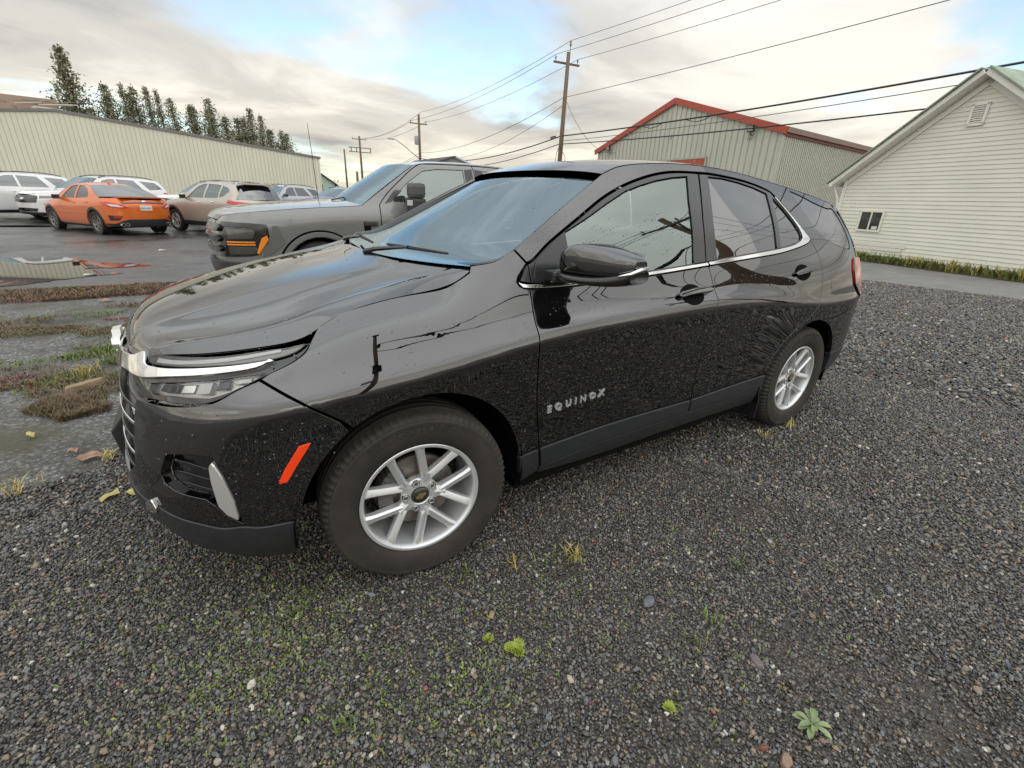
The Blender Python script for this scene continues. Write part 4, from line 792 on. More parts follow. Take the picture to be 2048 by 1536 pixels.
# ================================================================ the black SUV
EQ=Skin(EQ_PLAN,0.0,EQ_TAB); T0=EQ.tmin
car=thing('parked_suv','glossy wet black SUV with silver alloy wheels parked on dark gravel','car')
AP=[(.262,1.199),(.36,1.213),(.454,1.252),(.644,1.358),(.829,1.457),(1.016,1.551)]
ROOFE=[(1.016,1.551),(1.10,1.581),(1.25,1.608),(1.5,1.629),(1.8,1.634),(2.1,1.622),(2.4,1.596),(2.7,1.562),(3.0,1.522),(3.2,1.487)]
ARCF=(0.0,.352,.438); ARCR=(2.725,.352,.418)
HOODE=[(.251,1.176),(.199,1.15),(.128,1.124),(-.051,1.101),(-.222,1.069),(-.290,1.040),(-.327,1.001)]
LAMP_OUT=[(-.327,1.001),(-.351,.969),(-.397,.943),(-.459,.920)]
def sm(p,n=6): return crv(p,n)
fender=sm(HOODE,5)+sm(LAMP_OUT,3)[1:]+[(-.488,.905),(-.384,.838),(-.275,.755)]+arc(*ARCF,123,8,34)+[(.437,.409),(.543,.419)]+sm([(.543,.419),(.515,.60),(.497,.756),(.486,.962),(.492,1.087),(.489,1.108)],5)[1:]+[(.465,1.112),(.445,1.122),(.437,1.136),(.447,1.155),(.497,1.200),(.452,1.250)]+sm(AP[:3],5)[::-1][1:]
panel(EQ,'front_fender',fender,PAINT,car)
BCUT=sm([(1.622,1.147),(1.626,1.10),(1.627,1.01),(1.598,.891),(1.582,.67),(1.588,.437)],5)
BELT_LO=sm([(.489,1.108),(.714,1.105),(1.175,1.122),(1.622,1.147)],6)
panel(EQ,'front_door',BELT_LO+BCUT[1:]+sm([(1.588,.437),(1.2,.440),(.903,.438),(.543,.423)],4)[1:]+sm([(.543,.423),(.515,.60),(.497,.756),(.486,.962),(.492,1.087),(.489,1.108)],5)[1:-1],PAINT,car)
RCUT=sm([(2.690,1.262),(2.722,1.205),(2.735,1.144),(2.735,1.057),(2.716,.967),(2.690,.880),(2.625,.805)],5)+arc(2.725,.352,.452,105,166,14)[1:]
REAR_LO=sm([(1.632,1.148),(1.994,1.171),(2.299,1.192),(2.531,1.221),(2.650,1.243),(2.690,1.262)],5)
panel(EQ,'rear_door',REAR_LO+RCUT[1:]+[(2.285,.462)]+sm([(2.285,.462),(2.05,.452),(1.592,.437)],4)[1:]+BCUT[::-1][1:-1],PAINT,car)
DCUT=sm([(.500,1.203),(.535,1.217),(.626,1.276),(.804,1.367),(1.007,1.465),(1.228,1.539),(1.468,1.587),(1.734,1.600),(1.893,1.599),(2.168,1.581),(2.384,1.545),(2.460,1.508),(2.562,1.408),(2.662,1.299),(2.690,1.262)],5)
QWIN=sm([(2.682,1.546),(2.712,1.50),(2.745,1.43),(2.792,1.343),(2.853,1.293),(2.939,1.248),(3.051,1.220),(3.20,1.203),(3.235,1.30),(3.205,1.440),(3.10,1.452),(2.95,1.482),(2.80,1.522)],4)
TAIL=[(3.205,1.140),(3.172,1.067),(3.205,.967),(3.33,.880)]
uni=sm(AP[2:],6)+sm(ROOFE,5)[1:]+[(3.262,1.40),(3.30,1.25),(3.31,1.145)]+TAIL+[(3.36,.86),(3.286,.806),(3.145,.786),(2.917,.759)]+arc(*ARCR,64,163,40)+[(2.300,.474)]+RCUT[::-1]+DCUT[::-1][1:]
panel(EQ,'body_side',uni,PAINT,car,holes=[QWIN])
panel(EQ,'quarter_window',QWIN,GLASSD,car,off=-.004,depth=.01)
# --- door frames, side glass, chrome
FG=[(.726,1.313),(.859,1.366),(1.0,1.428),(1.139,1.484),(1.25,1.514),(1.369,1.541),(1.50,1.562),(1.625,1.574),(1.585,1.46),(1.545,1.28),(1.512,1.163),(1.175,1.143),(.714,1.123)]
ff=[(.506,1.128),(.506,1.197)]+[(t+.004,z-.005) for t,z in DCUT if .5<t<1.73]+[(1.727,1.593),(1.655,1.367),(1.613,1.168)]+sm([(1.613,1.168),(1.175,1.140),(.714,1.120),(.506,1.126)],5)[1:-1]
panel(EQ,'window_frame',ff,TRIM,car,holes=[FG],off=-.003)
panel(EQ,'front_window',FG,GLASS,car,off=-.010,depth=.004)
RG=[(1.812,1.583),(1.95,1.582),(2.10,1.569),(2.25,1.548),(2.375,1.520),(2.335,1.38),(2.287,1.218),(2.003,1.198),(1.712,1.176),(1.745,1.36)]
RQ=[(2.425,1.498),(2.500,1.428),(2.565,1.352),(2.592,1.302),(2.588,1.275),(2.55,1.254),(2.47,1.238),(2.335,1.223),(2.378,1.36)]
rf=[(1.737,1.594)]+[(t,z-.006) for t,z in DCUT if 1.74<t<2.43]+[(2.445,1.505),(2.555,1.393),(2.606,1.302),(2.590,1.265),(2.485,1.236)]+sm([(2.485,1.236),(2.307,1.217),(2.003,1.194),(1.65,1.170),(1.617,1.168)],4)[1:]+[(1.66,1.367)]
panel(EQ,'window_frame',rf,TRIM,car,holes=[RG,RQ],off=-.003)
panel(EQ,'rear_window',RG,GLASSD,car,off=-.010,depth=.004); panel(EQ,'small_rear_window',RQ,GLASSD,car,off=-.010,depth=.004)
panel(EQ,'chrome_strip',sm([(.442,1.135),(.452,1.121),(.489,1.110),(.714,1.107),(1.175,1.124),(1.622,1.149)],5)+sm([(1.622,1.166),(1.175,1.140),(.714,1.119),(.50,1.125),(.442,1.135)],5)[:-1],CHROME,car,off=.004,g=.008,gap=.0005,er=.003,depth=.008)
panel(EQ,'chrome_strip',sm([(1.632,1.150),(1.994,1.172),(2.299,1.193),(2.531,1.222),(2.648,1.245),(2.685,1.266)],5)+sm([(2.685,1.266),(2.650,1.303),(2.556,1.404),(2.452,1.506)],5)[1:]+sm([(2.445,1.500),(2.545,1.395),(2.600,1.310),(2.592,1.270),(2.485,1.237),(2.307,1.217),(2.003,1.194),(1.632,1.168)],5),CHROME,car,off=.004,g=.008,gap=.0005,er=.003,depth=.008)
panel(EQ,'mirror_sail',[(.452,1.138),(.505,1.128),(.506,1.196),(.497,1.195)],TRIM,car,off=-.002,g=.01)
panel(EQ,'mirror_sail',[(.512,1.131),(.714,1.123),(.722,1.308),(.62,1.262),(.54,1.208)],TRIM,car,off=.001,g=.015)
# --- cladding
panel(EQ,'fender_cladding',[(.437,.405),(.541,.416),(.560,.292),(.505,.262),(.452,.235),(.452,.30)],PLASTIC,car,off=.006,er=.005,g=.015)
panel(EQ,'door_cladding',sm([(.566,.302),(.926,.340),(1.283,.348),(1.588,.352)],4)+[(1.585,.433)]+sm([(1.585,.433),(1.2,.437),(.903,.435),(.546,.419)],4)[1:],PLASTIC,car,off=.008,er=.006,g=.016)
panel(EQ,'door_cladding',sm([(1.592,.352),(1.704,.354),(1.998,.352),(2.315,.375)],4)+[(2.300,.462)]+sm([(2.285,.460),(2.05,.450),(1.592,.434)],4),PLASTIC,car,off=.008,er=.006,g=.016)
panel(EQ,'rocker_strip',sm([(.560,.262),(.967,.238),(1.5,.245),(2.0,.245),(2.33,.240)],4)+sm([(2.33,.372),(1.998,.348),(1.704,.350),(1.283,.344),(.926,.336),(.568,.300)],4),PLASTIC,car,off=.000,er=.004,g=.02)
# --- front
BMP_TOP=sm([(-.909,.830),(-.808,.832),(-.70,.838),(-.625,.849),(-.554,.881),(-.490,.903)],4)
SPL_TOP=sm([(-.457,.418),(-.551,.417),(-.606,.429),(-.665,.429),(-.728,.448),(-.815,.469),(-.88,.490)],4)
FOGC=[(-.649,.680),(-.665,.648),(-.667,.599),(-.661,.512),(-.643,.478),(-.606,.444),(-.609,.53),(-.627,.618)]
FOGG=[(-.794,.682),(-.828,.616),(-.818,.585),(-.780,.561),(-.690,.541),(-.664,.512),(-.668,.599),(-.667,.648),(-.650,.683),(-.707,.692)]
fogh=[(-.794,.682),(-.828,.616),(-.818,.585),(-.780,.561),(-.690,.541),(-.664,.512),(-.643,.478),(-.606,.444),(-.609,.53),(-.627,.618),(-.649,.683),(-.707,.692)]
bump=BMP_TOP+[(-.384,.834),(-.279,.752)]+arc(*ARCF,125,171,20)+SPL_TOP+[(-1.1,.49),(T0-.0035,.488),(T0-.0035,.53),(-1.08,.53),(-.985,.60),(-.955,.74),(-.935,.83)]
panel(EQ,'front_bumper',bump,PAINT,car,join=True,holes=[fogh],depth=.03)
panel(EQ,'fog_bezel',FOGC,SATIN,car,g=.01,off=.006,er=.006,gap=.001)
panel(EQ,'fog_grille',FOGG,GLOSSB,car,g=.012,off=-.035,depth=0,gap=-.004)
for k,zc_ in enumerate((.655,.618,.582)):
    panel(EQ,'fog_slat',[(-.795+.010*k,zc_-.004),(-.672,zc_-.030),(-.672,zc_-.018),(-.74,zc_+.004),(-.80+.010*k,zc_+.010)],TRIM,car,g=.012,off=-.018,depth=.02,er=.003)
panel(EQ,'bumper_lip',SPL_TOP[::-1]+[(-.452,.418),(-.462,.300),(-.470,.200),(-.585,.235),(-.699,.300),(-.80,.350),(-.88,.40),(-1.1,.42),(T0-.0035,.42),(T0-.0035,.486),(-1.1,.488)],PLASTIC,car,join=True,off=.004,er=.006,depth=.03)
panel(EQ,'skid_trim',[(-.93,.49),(-.885,.515),(-.868,.478),(-.885,.455),(-.94,.45)],CHROME,car,g=.01,off=.012,er=.004)
panel(EQ,'side_marker',[(-.364,.701),(-.407,.694),(-.458,.619),(-.485,.567),(-.453,.569),(-.420,.620)],ORANGE,car,g=.012,off=.003,er=.002,depth=.008)
# head lamps
SUR=sm([(-.331,.998),(-.355,.969),(-.400,.943),(-.463,.918),(-.556,.882),(-.628,.852),(-.70,.842),(-.809,.841),(-.913,.835)],3)+[(-.935,.85),(-.93,.90),(-.985,.945),(-.99,.957)]+sm([(-.99,.957),(-.90,.960),(-.782,.966),(-.655,.968),(-.571,.972),(-.492,.980),(-.402,.988),(-.331,.998)],3)[1:-1]
LU=sm([(-.96,.948),(-.93,.935),(-.905,.930),(-.848,.931),(-.753,.935),(-.613,.941),(-.523,.946),(-.435,.956),(-.376,.971),(-.338,.994)],3)+sm([(-.402,.984),(-.492,.976),(-.571,.968),(-.655,.964),(-.782,.963),(-.96,.957)],3)
LL=[(-.884,.880),(-.822,.891),(-.739,.898),(-.581,.911),(-.495,.918),(-.470,.922),(-.525,.899),(-.582,.878),(-.639,.863),(-.77,.862),(-.858,.855),(-.89,.862)]
panel(EQ,'lamp_housing',SUR,GLOSSB,car,g=.015,off=-.012,depth=.03,gap=.001,holes=[LU,LL])
up_=panel(EQ,'upper_lamp',LU,P('lamp_smoke',(.16,.157,.148),.22,.6,.8,.05),car,g=.01,off=-.006,depth=.006)
for o in up_:
    sgn=1 if o is up_[0] else -1
    V,F,Nn=panel_geo(EQ,sm([(-.88,.938),(-.70,.945),(-.56,.954),(-.42,.972)],4)+sm([(-.42,.980),(-.56,.964),(-.70,.955),(-.88,.950)],4),g=.01,off=-.003,gap=0,er=.001,depth=.003)
    if sgn<0: V,F,Nn=mirror_geo(V,F,Nn)
    mesh('light_bar',V,F,LAMPW,o,normals=Nn)
panel(EQ,'lamp_lens',LU,LENS,car,g=.015,off=.001,depth=.004)
lo_=panel(EQ,'lower_lamp',LL,P('lamp_bowl',(.42,.41,.38),.25,.7),car,g=.012,off=-.030,depth=0,gap=-.006)
for o in lo_:
    sgn=1 if o is lo_[0] else -1
    for (ta,tb,za,zb,of,mt) in ((-.84,-.76,.864,.893,-.016,GLOSSB),(-.755,-.70,.868,.896,-.022,REFLECTOR),(-.69,-.64,.868,.902,-.012,LAMPW),(-.63,-.585,.880,.908,-.016,GLOSSB),(-.575,-.52,.895,.912,-.02,LAMPW)):
        V,F,Nn=panel_geo(EQ,[(ta,za),(tb,za+.004),(tb+.012,zb+.003),(ta+.018,zb)],g=.02,off=of,gap=0,er=.004,depth=.02)
        if sgn<0: V,F,Nn=mirror_geo(V,F,Nn)
        mesh('lamp_facet',V,F,mt,o,normals=Nn)
panel(EQ,'lamp_lens',LL,LENS,car,g=.015,off=0,depth=.004)
CH=sm([(T0-.0025,.842),(-1.3,.856),(-1.061,.884),(-.969,.886),(-.903,.889),(-.781,.905),(-.611,.917),(-.494,.930),(-.437,.953)],4)+sm([(-.445,.955),(-.523,.946),(-.613,.940),(-.753,.934),(-.848,.930),(-.916,.930),(-.952,.946),(-.985,.953),(-1.04,.935),(-1.15,.918),(-1.3,.902),(T0-.0025,.888)],4)
panel(EQ,'chrome_grille_bar',CH,CHROME,car,join=True,g=.012,off=.010,er=.005,gap=.001)
panel(EQ,'upper_grille',[(T0-.0025,.885),(-1.3,.900),(-1.1,.920),(-.985,.955),(-.99,.962),(-1.2,.955),(T0-.0025,.950)],TRIM,car,join=True,g=.02,off=-.01)
grl=panel(EQ,'grille',[(T0-.0025,.525),(-1.08,.525),(-.980,.60),(-.950,.74),(-.930,.845),(-.90,.886),(-1.06,.886),(-1.3,.862),(T0-.0025,.850)],GLOSSB,car,join=True,g=.025,off=-.03,depth=0)
for k in range(5):
    z0=.565+.055*k; V,F,Nn=panel_geo(EQ,[(T0-.0025,z0),(-1.0+.012*k,z0),(-.995+.012*k,z0+.016),(T0-.0025,z0+.016)],g=.03,off=-.006,er=.003,depth=.02); n=len(V); V2,F2,N2=mirror_geo(V,F,Nn)
    mesh('grille_bar',np.concatenate([V,V2]),F+[tuple(i+n for i in f) for f in F2],CHROME if k%2 else TRIM,grl,normals=np.concatenate([Nn,N2]))
# front emblem (a gold cross on the bar) and the number-plate bracket
EMB=[(-.095,.0),(-.085,.022),(-.035,.022),(-.028,.045),(.038,.045),(.033,.022),(.095,.022),(.105,0),(.090,-.022),(.040,-.022),(.030,-.045),(-.038,-.045),(-.033,-.022),(-.088,-.022)]
MB().prism(EMB,lambda u,v:(-.870,u,.868+v),lambda u,v:(-.897,u*.93,.868+v*.9)).build('front_emblem',SATIN,car)
MB().add([(-.965,-.16,.55),(-.965,.16,.55),(-.905,.16,.625),(-.905,-.16,.625),(-.945,-.16,.385),(-.945,.16,.385),(-.88,.16,.40),(-.88,-.16,.40)],[(0,1,2,3),(4,7,6,5),(0,4,5,1),(1,5,6,2),(2,6,7,3),(3,7,4,0)]).build('plate_bracket',PLASTIC,car,bevel=.006)
# --- rear
panel(EQ,'rear_bumper',[(2.917,.755),(3.145,.782),(3.286,.802),(3.36,.855),(3.55,.80),(EQ.tmax+.0035,.78),(EQ.tmax+.0035,.515),(3.6,.515),(3.40,.508),(3.103,.485)]+arc(*ARCR,20,62,16),PAINT,car,join=True,depth=.03)
panel(EQ,'rear_cladding',[(3.108,.480),(3.40,.502),(3.6,.51),(EQ.tmax+.0035,.51),(EQ.tmax+.0035,.25),(3.6,.25),(3.3,.25),(3.09,.26)]+arc(2.725,.352,.418,-6,18,5),PLASTIC,car,join=True,off=.004,er=.005,depth=.03)
panel(EQ,'tail_lamp',[(3.207,1.138),(3.30,1.143),(3.50,1.135),(3.62,1.12),(3.60,.98),(3.50,.93),(3.40,.895),(3.335,.882),(3.208,.967),(3.176,1.067)],REDLENS,car,off=.008,er=.004)
panel(EQ,'lamp_edge',[(3.207,1.136),(3.245,1.138),(3.225,1.06),(3.26,.965),(3.34,.886),(3.335,.882),(3.208,.967),(3.178,1.067)],GLOSSB,car,off=.010,g=.012)
panel(EQ,'tailgate',[(3.31,1.147),(3.50,1.138),(3.625,1.122),(3.605,.975),(3.50,.925),(3.41,.895),(3.37,.86),(3.55,.805),(EQ.tmax+.0035,.785),(EQ.tmax+.0035,1.20),(3.35,1.20)],PAINT,car,join=True)
panel(EQ,'rear_glass',[(3.355,1.205),(EQ.tmax+.0035,1.205),(EQ.tmax+.0035,1.47),(3.45,1.47),(3.30,1.44)],GLASSD,car,join=True,g=.04)
panel(EQ,'fuel_door',crv([(2.855,1.072),(2.901,1.085),(3.032,1.083),(3.067,1.069),(3.068,1.008),(3.045,.961),(2.977,.930),(2.906,.922),(2.855,.948),(2.833,1.021)],4,True),PAINT,car,both=False,off=.0012,gap=.0025,er=.0012,depth=.006,g=.015)
# --- bonnet
rows=[(-.745,.575,.942,.555,.945,-.845,.935),(-.725,.600,.954,.575,.967,-.828,.962),(-.665,.655,.966,.62,.986,-.79,.992),(-.57,.708,.971,.665,.999,-.70,1.024),(-.44,.760,.985,.690,1.016,-.55,1.064),(-.325,.788,1.002,.695,1.041,-.40,1.098),(-.258,.768,1.052,.692,1.070,-.29,1.118),(-.15,.758,1.083,.690,1.097,-.17,1.139),(0,.770,1.108,.690,1.127,-.05,1.157),(.128,.787,1.125,.700,1.150,.03,1.172),(.20,.787,1.150,.705,1.168,.065,1.181),(.252,.777,1.181,.71,1.182,.085,1.186)]
C=[]
for i,(xe,ye,ze,yk,zk,xc,zc) in enumerate(rows):
    s=yk/.69; lift=[.2,.5,.8,1,1,1,1,1,1,.9,.7,.4][i]
    zp=zc-.008; zv=zc+(zk-zc)*.62-.014*lift
    cols=[(0,zc),(.14*s,zc-.001),(.27*s,zc-.003),(.375*s,zp+.001),(.398*s,zp),(.410*s,zp-.003),(.440*s,zp+(zv-zp)*.62),(.490*s,zv),(.56*s,zv*.6+zk*.4-.003*lift),(.63*s,zk-.006*lift),(yk-.022,zk-.0015),(yk-.008,zk),(yk+.006,zk-.001),(yk*.6+ye*.4,zk*.6+ze*.4+.002),(ye,ze)]
    xf=lambda y: xc+(xe-xc)*(y/ye)**2.2-(.012*math.sin(math.pi*min(1,y/ye))**2 if i>=10 else 0)
    right=[(xf(y),y,z) for y,z in cols]; C.append([(x,-y,z) for x,y,z in right[::-1]]+right[1:])
G=tensor(C,90,121)
# let the rim lie exactly on the wing surface
for side in (0,-1):
    e=G[:,side].copy(); tt=np.linspace(T0+.3,.5,900); want=[]
    for q in e:
        s_=EQ.pos(tt,np.full(900,q[2])); s_[:,1]*=(1 if side==0 else -1); d=((s_[:,:2]-q[:2])**2).sum(1); want.append(s_[d.argmin()])
    D=np.array(want)-e; D[:,2]=0
    k=np.ones(9)/9; D=np.stack([np.convolve(np.pad(D[:,c],4,mode='edge'),k,'valid') for c in range(3)],1)
    wv=np.clip(1-np.arange(121)/16,0,1)**2; wv=wv if side==0 else wv[::-1]
    G=G+D[:,None,:]*wv[None,:,None]
sheet('bonnet',G,PAINT,car,depth=.025)
# --- roof
re_t=np.linspace(1.016,3.2,70); rz=np.interp(re_t,[p[0] for p in ROOFE],[p[1] for p in ROOFE]); rz=nat_spline([p[0] for p in ROOFE],[p[1] for p in ROOFE])(re_t)
ep=EQ.pos(re_t,rz); zcf=nat_spline([.9,1.1,1.3,1.6,1.9,2.2,2.5,2.8,3.1,3.35],[1.564,1.619,1.646,1.662,1.663,1.653,1.632,1.602,1.562,1.525])
v=np.linspace(-1,1,61); Gr=np.zeros((70,61,3))
for i in range(70):
    u=(re_t[i]-1.016)/2.184; sh=-.088*(1-u)**3+.10*u**6
    x=ep[i,0]+sh*(1-v*v); y=v*abs(ep[i,1]); zc=zcf(np.array([ep[i,0]+sh]))[0]; ze=ep[i,2]
    Gr[i]=np.stack([x,y,zc-(zc-ze)*(.45*v**2+.55*v**6)],1)
sheet('roof',Gr,PAINT,car,depth=.008)
sp=Gr[-1]; S=np.stack([sp+np.array([-.004,0,-.004]),sp+np.array([.05,0,-.012]),sp+np.array([.075,0,-.026]),sp+np.array([.05,0,-.036]),sp+np.array([-.03,0,-.034])])
sheet('spoiler',S,PAINT,car,depth=0)
# --- windscreen, cowl
GE=[(.262,-.757,1.196),(.377,-.745,1.209),(.479,-.725,1.245),(.581,-.695,1.298),(.688,-.665,1.355),(.879,-.62,1.458),(1.06,-.578,1.555)]
wp=np.array(sm(GE,7)); nn=len(wp); Gw=np.zeros((nn,51,3)); v=np.linspace(-1,1,51)
for i in range(nn):
    u=i/(nn-1); b=.165*(1-u)+.086*u; up=-.014*(1-u)+.022*u
    Gw[i]=np.stack([wp[i,0]-b*(1-np.abs(v)**2.2),v*(abs(wp[i,1])-.001),wp[i,2]-.001+up*(1-v**2)],1)
sheet('windscreen',Gw,GLASSW,car,depth=.005)
apo=np.array(sm(AP,7)); ao=EQ.pos(np.interp(np.linspace(0,1,nn),np.linspace(0,1,len(apo)),apo[:,0])+.004,np.interp(np.linspace(0,1,nn),np.linspace(0,1,len(apo)),apo[:,1]))
for sg in (1,-1):
    S_=np.array([1,sg,1]); pil=np.stack([ao*S_,(ao*.5+wp*.5+np.array([-.006,-.006,.006]))*S_,(wp+np.array([.004,.006,-.003]))*S_]); sheet('pillar_cover',pil,TRIM,car,depth=0)
fr=Gw[-1]; hd=np.stack([fr+np.array([-.016,0,-.012]),fr+np.array([.03,0,.002])]); sheet('header_band',hd-np.array([0,0,.004]),TRIM,car,depth=0)
cw=Gw[0]; he=G[-1]; hi=np.stack([np.interp(np.linspace(0,1,51),np.linspace(0,1,121),he[:,k]) for k in range(3)],1)
cwl=np.stack([hi+np.array([-.03,0,-.030]),hi*.5+cw*.5+np.array([0,0,-.022]),cw+np.array([.03,0,-.004])]); sheet('cowl',cwl,TRIM,car,depth=0)
def wiper(y0,y1,x0,parent):
    f=lambda y,dx,dz:(float(np.interp(y,cw[:,1],cw[:,0]))+dx,y,float(np.interp(y,cw[:,1],cw[:,2]))+dz)
    w=MB(); w.tube([f(y0,-.03,.004),f(y0+(y1-y0)*.12,.0,.02),f(y0+(y1-y0)*.55,.035,.045)],[.012,.011,.007],6); o=w.build('wiper_arm',TRIM,parent)
    b=MB(); b.tube([f(y0+(y1-y0)*.15,.05,.040),f(y0+(y1-y0)*.55,.042,.042),f(y1,.035,.036)],[.006,.008,.005],6); b.build('blade',RUBBER,o)
    return o
wiper(-.10,-.62,0,car); wiper(.48,-.03,0,car)
# --- door handles
for (t0,z0,t1,z1,sd) in ((1.325,1.028,1.600,1.034,1),(2.402,1.078,2.640,1.094,1)):
    dx,dz=t1-t0,z1-z0; tc,zc=t0+dx*.42,z0+dz*.42
    cup=[(tc+.072*math.cos(a)*(1+.25*abs(math.cos(a))),zc-.004+.047*math.sin(a)) for a in np.linspace(0,2*math.pi,28)[:-1]]
    cs=panel(EQ,'handle_cup',cup,DARK,car,g=.015,off=.0015,depth=.004,gap=0)
    h=[(t0,z0-.004),(t0+.02,z0-.018),(t0+.08,z0-.016+dz*.3),(t1-.05,z1-.014),(t1-.005,z1-.006),(t1,z1+.004),(t1-.02,z1+.016),(t1-.09,z1+.017),(t0+.08,z0+.017+dz*.3),(t0+.025,z0+.012)]
    panel(EQ,'door_handle',crv(h,3,True),PAINT,car,g=.009,off=.020,er=.008,depth=.018,gap=0,bulge=lambda q,a=t0,b=t1:.012*np.sin(np.pi*np.clip((q[:,0]-a)/(b-a),0,1)))
# --- badge
TV,TF=text_geo('EQUINOX',.046,.004,1.85,.0016)
x0,x1=TV[:,0].min(),TV[:,0].max(); tt=.567+(TV[:,0]-x0)/(x1-x0)*.331; zt=.586+.018*(tt-.567)/.331+TV[:,1]*.95
bp,bn=EQ.pn(tt,zt); mesh('lettering',bp+bn*(.002+TV[:,2])[:,None],TF,SATIN,car)
# --- wheels: local frame, axle along local Y, outer face toward -Y
def make_tyre(Rt=.362,Rr=.232,half=.1125,name='tyre',seg=240,mat=RUBBER,parent=None,blocks=80):
    prof=[(Rr-.006,.080),(Rr+.004,.094),(Rr+.012,.101),(Rr+.030,.108),(Rr+.055,.1125),(Rr+.075,.113),(Rr+.092,.1105),(Rr+.096,.1115),(Rr+.104,.1085),(Rt-.020,.103),(Rt-.012,.098),(Rt-.006,.090),(Rt-.003,.080),(Rt-.001,.062),(Rt-.001,.057),(Rt-.010,.055),(Rt-.010,.047),(Rt,.045),(Rt,.024),(Rt-.010,.022),(Rt-.010,.014),(Rt,.012)]
    k=half/.1125; prof=[(r,-h*k) for r,h in prof]; prof=prof+[(r,-h) for r,h in prof[::-1]]
    n=len(prof); V=[];F=[]
    for i in range(seg):
        a=2*math.pi*i/seg; ph=(i*blocks/seg)%1; gr=1 if ph<.34 else 0
        for j,(r,h) in enumerate(prof):
            jj=min(j,n-1-j); rr=r
            if gr and jj in (9,10,11,12): rr-=.007
            if gr and jj==13: rr-=.004
            V.append((rr*math.cos(a),h,rr*math.sin(a)))
    for i in range(seg):
        q=(i+1)%seg
        for j in range(n-1): F.append((i*n+j,q*n+j,q*n+j+1,i*n+j+1))
    o=mesh(name,V,F,mat,parent,smooth=True); o.data.set_sharp_from_angle(angle=R(24)); return o
def arc_text(txt,rad,ang,size,name,mat,parent,y,space=1.0,depth=.0012):
    V,F=text_geo(txt,size,depth,space); a=R(ang)-V[:,0]/rad; r=rad+V[:,1]
    return mesh(name,np.stack([r*np.cos(a),y-V[:,2],r*np.sin(a)],1),[f for f in F],mat,parent)
def make_wheel(loc,rz,spin,side,parent,full=True):
    w=bpy.data.objects.new('wheel',None); COL.objects.link(w); w.parent=parent; w.location=loc; w.rotation_euler=(0,0,rz+(math.pi if side>0 else 0))
    if 'tyre_proto' not in MATS: MATS['tyre_proto']=make_tyre(parent=w).data
    else: link(MATS['tyre_proto'],'tyre',None,w)
    if full:
        LET=P('tyre_letters',(.021,.020,.018),.55)
        arc_text('BRIDGESTONE',.290,97,.046,'tyre_lettering',LET,w,-.1128,1.0,.0012)
    MY=Matrix.Rotation(R(90),4,'X')
    # rim barrel and lip
    b=MB(); b.lathe([(.232,.092),(.2335,.096),(.231,.0985),(.2225,.098),(.217,.092),(.213,.080),(.209,.055),(.204,.02),(.198,-.03),(.205,-.08),(.228,-.092)],96,MY); b.build('rim',ALLOY,w,smooth=True,auto=40)
    # spokes: five V pairs
    for k in range(5):
        s=MB(); th=spin+2*math.pi*k/5
        def bar(p0,p1,w0,w1,y0,y1,rg,flare=0):
            d=p1-p0; pr=Vector((-d.z,0,d.x)).normalized(); n=7; base=len(s.V)
            for i in range(n):
                t=i/(n-1); c=p0+d*t; wd=w0*(1-t)+w1*t+flare*max(0,t-.8)*5; yo=y0+(y1-y0)*t; bk=yo+.036-.010*t
                s.V+=[tuple(v) for v in (c-pr*wd+Vector((0,bk,0)),c-pr*wd*.92+Vector((0,yo+.009,0)),c+pr*rg*wd*.45+Vector((0,yo,0)),c+pr*wd*.92+Vector((0,yo+.009,0)),c+pr*wd+Vector((0,bk,0)))]
            for i in range(n-1):
                for j in range(4): s.F.append((base+i*5+j,base+i*5+j+1,base+(i+1)*5+j+1,base+(i+1)*5+j))
            s.F.append(tuple(base+j for j in range(5))); s.F.append(tuple(base+(n-1)*5+j for j in range(5))[::-1])
        P_=lambda r,a:Vector((r*math.cos(a),0,r*math.sin(a)))
        bar(P_(.035,th),P_(.100,th),.030,.025,-.066,-.079,0)
        for sg in (-1,1): bar(P_(.082,th+sg*R(4.5)),P_(.2175,th+sg*R(20.5)),.0165,.0165,-.0775,-.0905,sg,.006)
        s.build('spoke',ALLOY,w,bevel=.0012,auto=22)
    h=MB(); h.lathe([(.074,.035),(.074,.060),(.068,.068),(.040,.071),(.034,.066)],48,MY); h.build('hub',ALLOY,w,smooth=True,auto=35)
    for k in range(5):
        a=spin+2*math.pi*(k+.5)/5; c=Vector((.0572*math.cos(a),0,.0572*math.sin(a)))
        q=MB(); q.lathe([(.0155,.066),(.0155,.0715),(.0130,.0715),(.0125,.064)],20,Matrix.Translation(c)@MY); q.lathe([(.0,.073),(.0085,.073),(.0095,.070),(.0095,.05)],6,Matrix.Translation(c)@MY); q.build('lug_nut',CHROME,w,auto=40)
    c=MB(); c.lathe([(0,.0765),(.028,.0755),(.0335,.072),(.034,.060)],36,MY); cap=c.build('centre_cap',P('cap_grey',(.06,.065,.055),.3,.6,.6),w,smooth=True,auto=40)
    EM=[(-.021,0),(-.018,.006),(-.008,.006),(-.006,.012),(.0085,.012),(.007,.006),(.0205,.006),(.023,0),(.020,-.006),(.009,-.006),(.0065,-.012),(-.0085,-.012),(-.007,-.006),(-.019,-.006)]
    cs,sn=math.cos(spin*0+.35),math.sin(.35)
    MB().prism(EM,lambda u,v:(u*cs-v*sn,-.074,u*sn+v*cs),lambda u,v:((u*cs-v*sn)*.9,-.0785,(u*sn+v*cs)*.9)).build('emblem',P('emblem_gold',(.72,.55,.25),.25,.9),cap)
    # brake
    d=MB(); d.lathe([(.07,.02),(.150,.02),(.152,.017),(.152,.0),(.150,-.003),(.07,-.003)],48,MY); d.lathe([(.0,.04),(.072,.04),(.078,.03),(.078,.0)],36,MY); d.build('brake_disc',STEEL,w,auto=40)
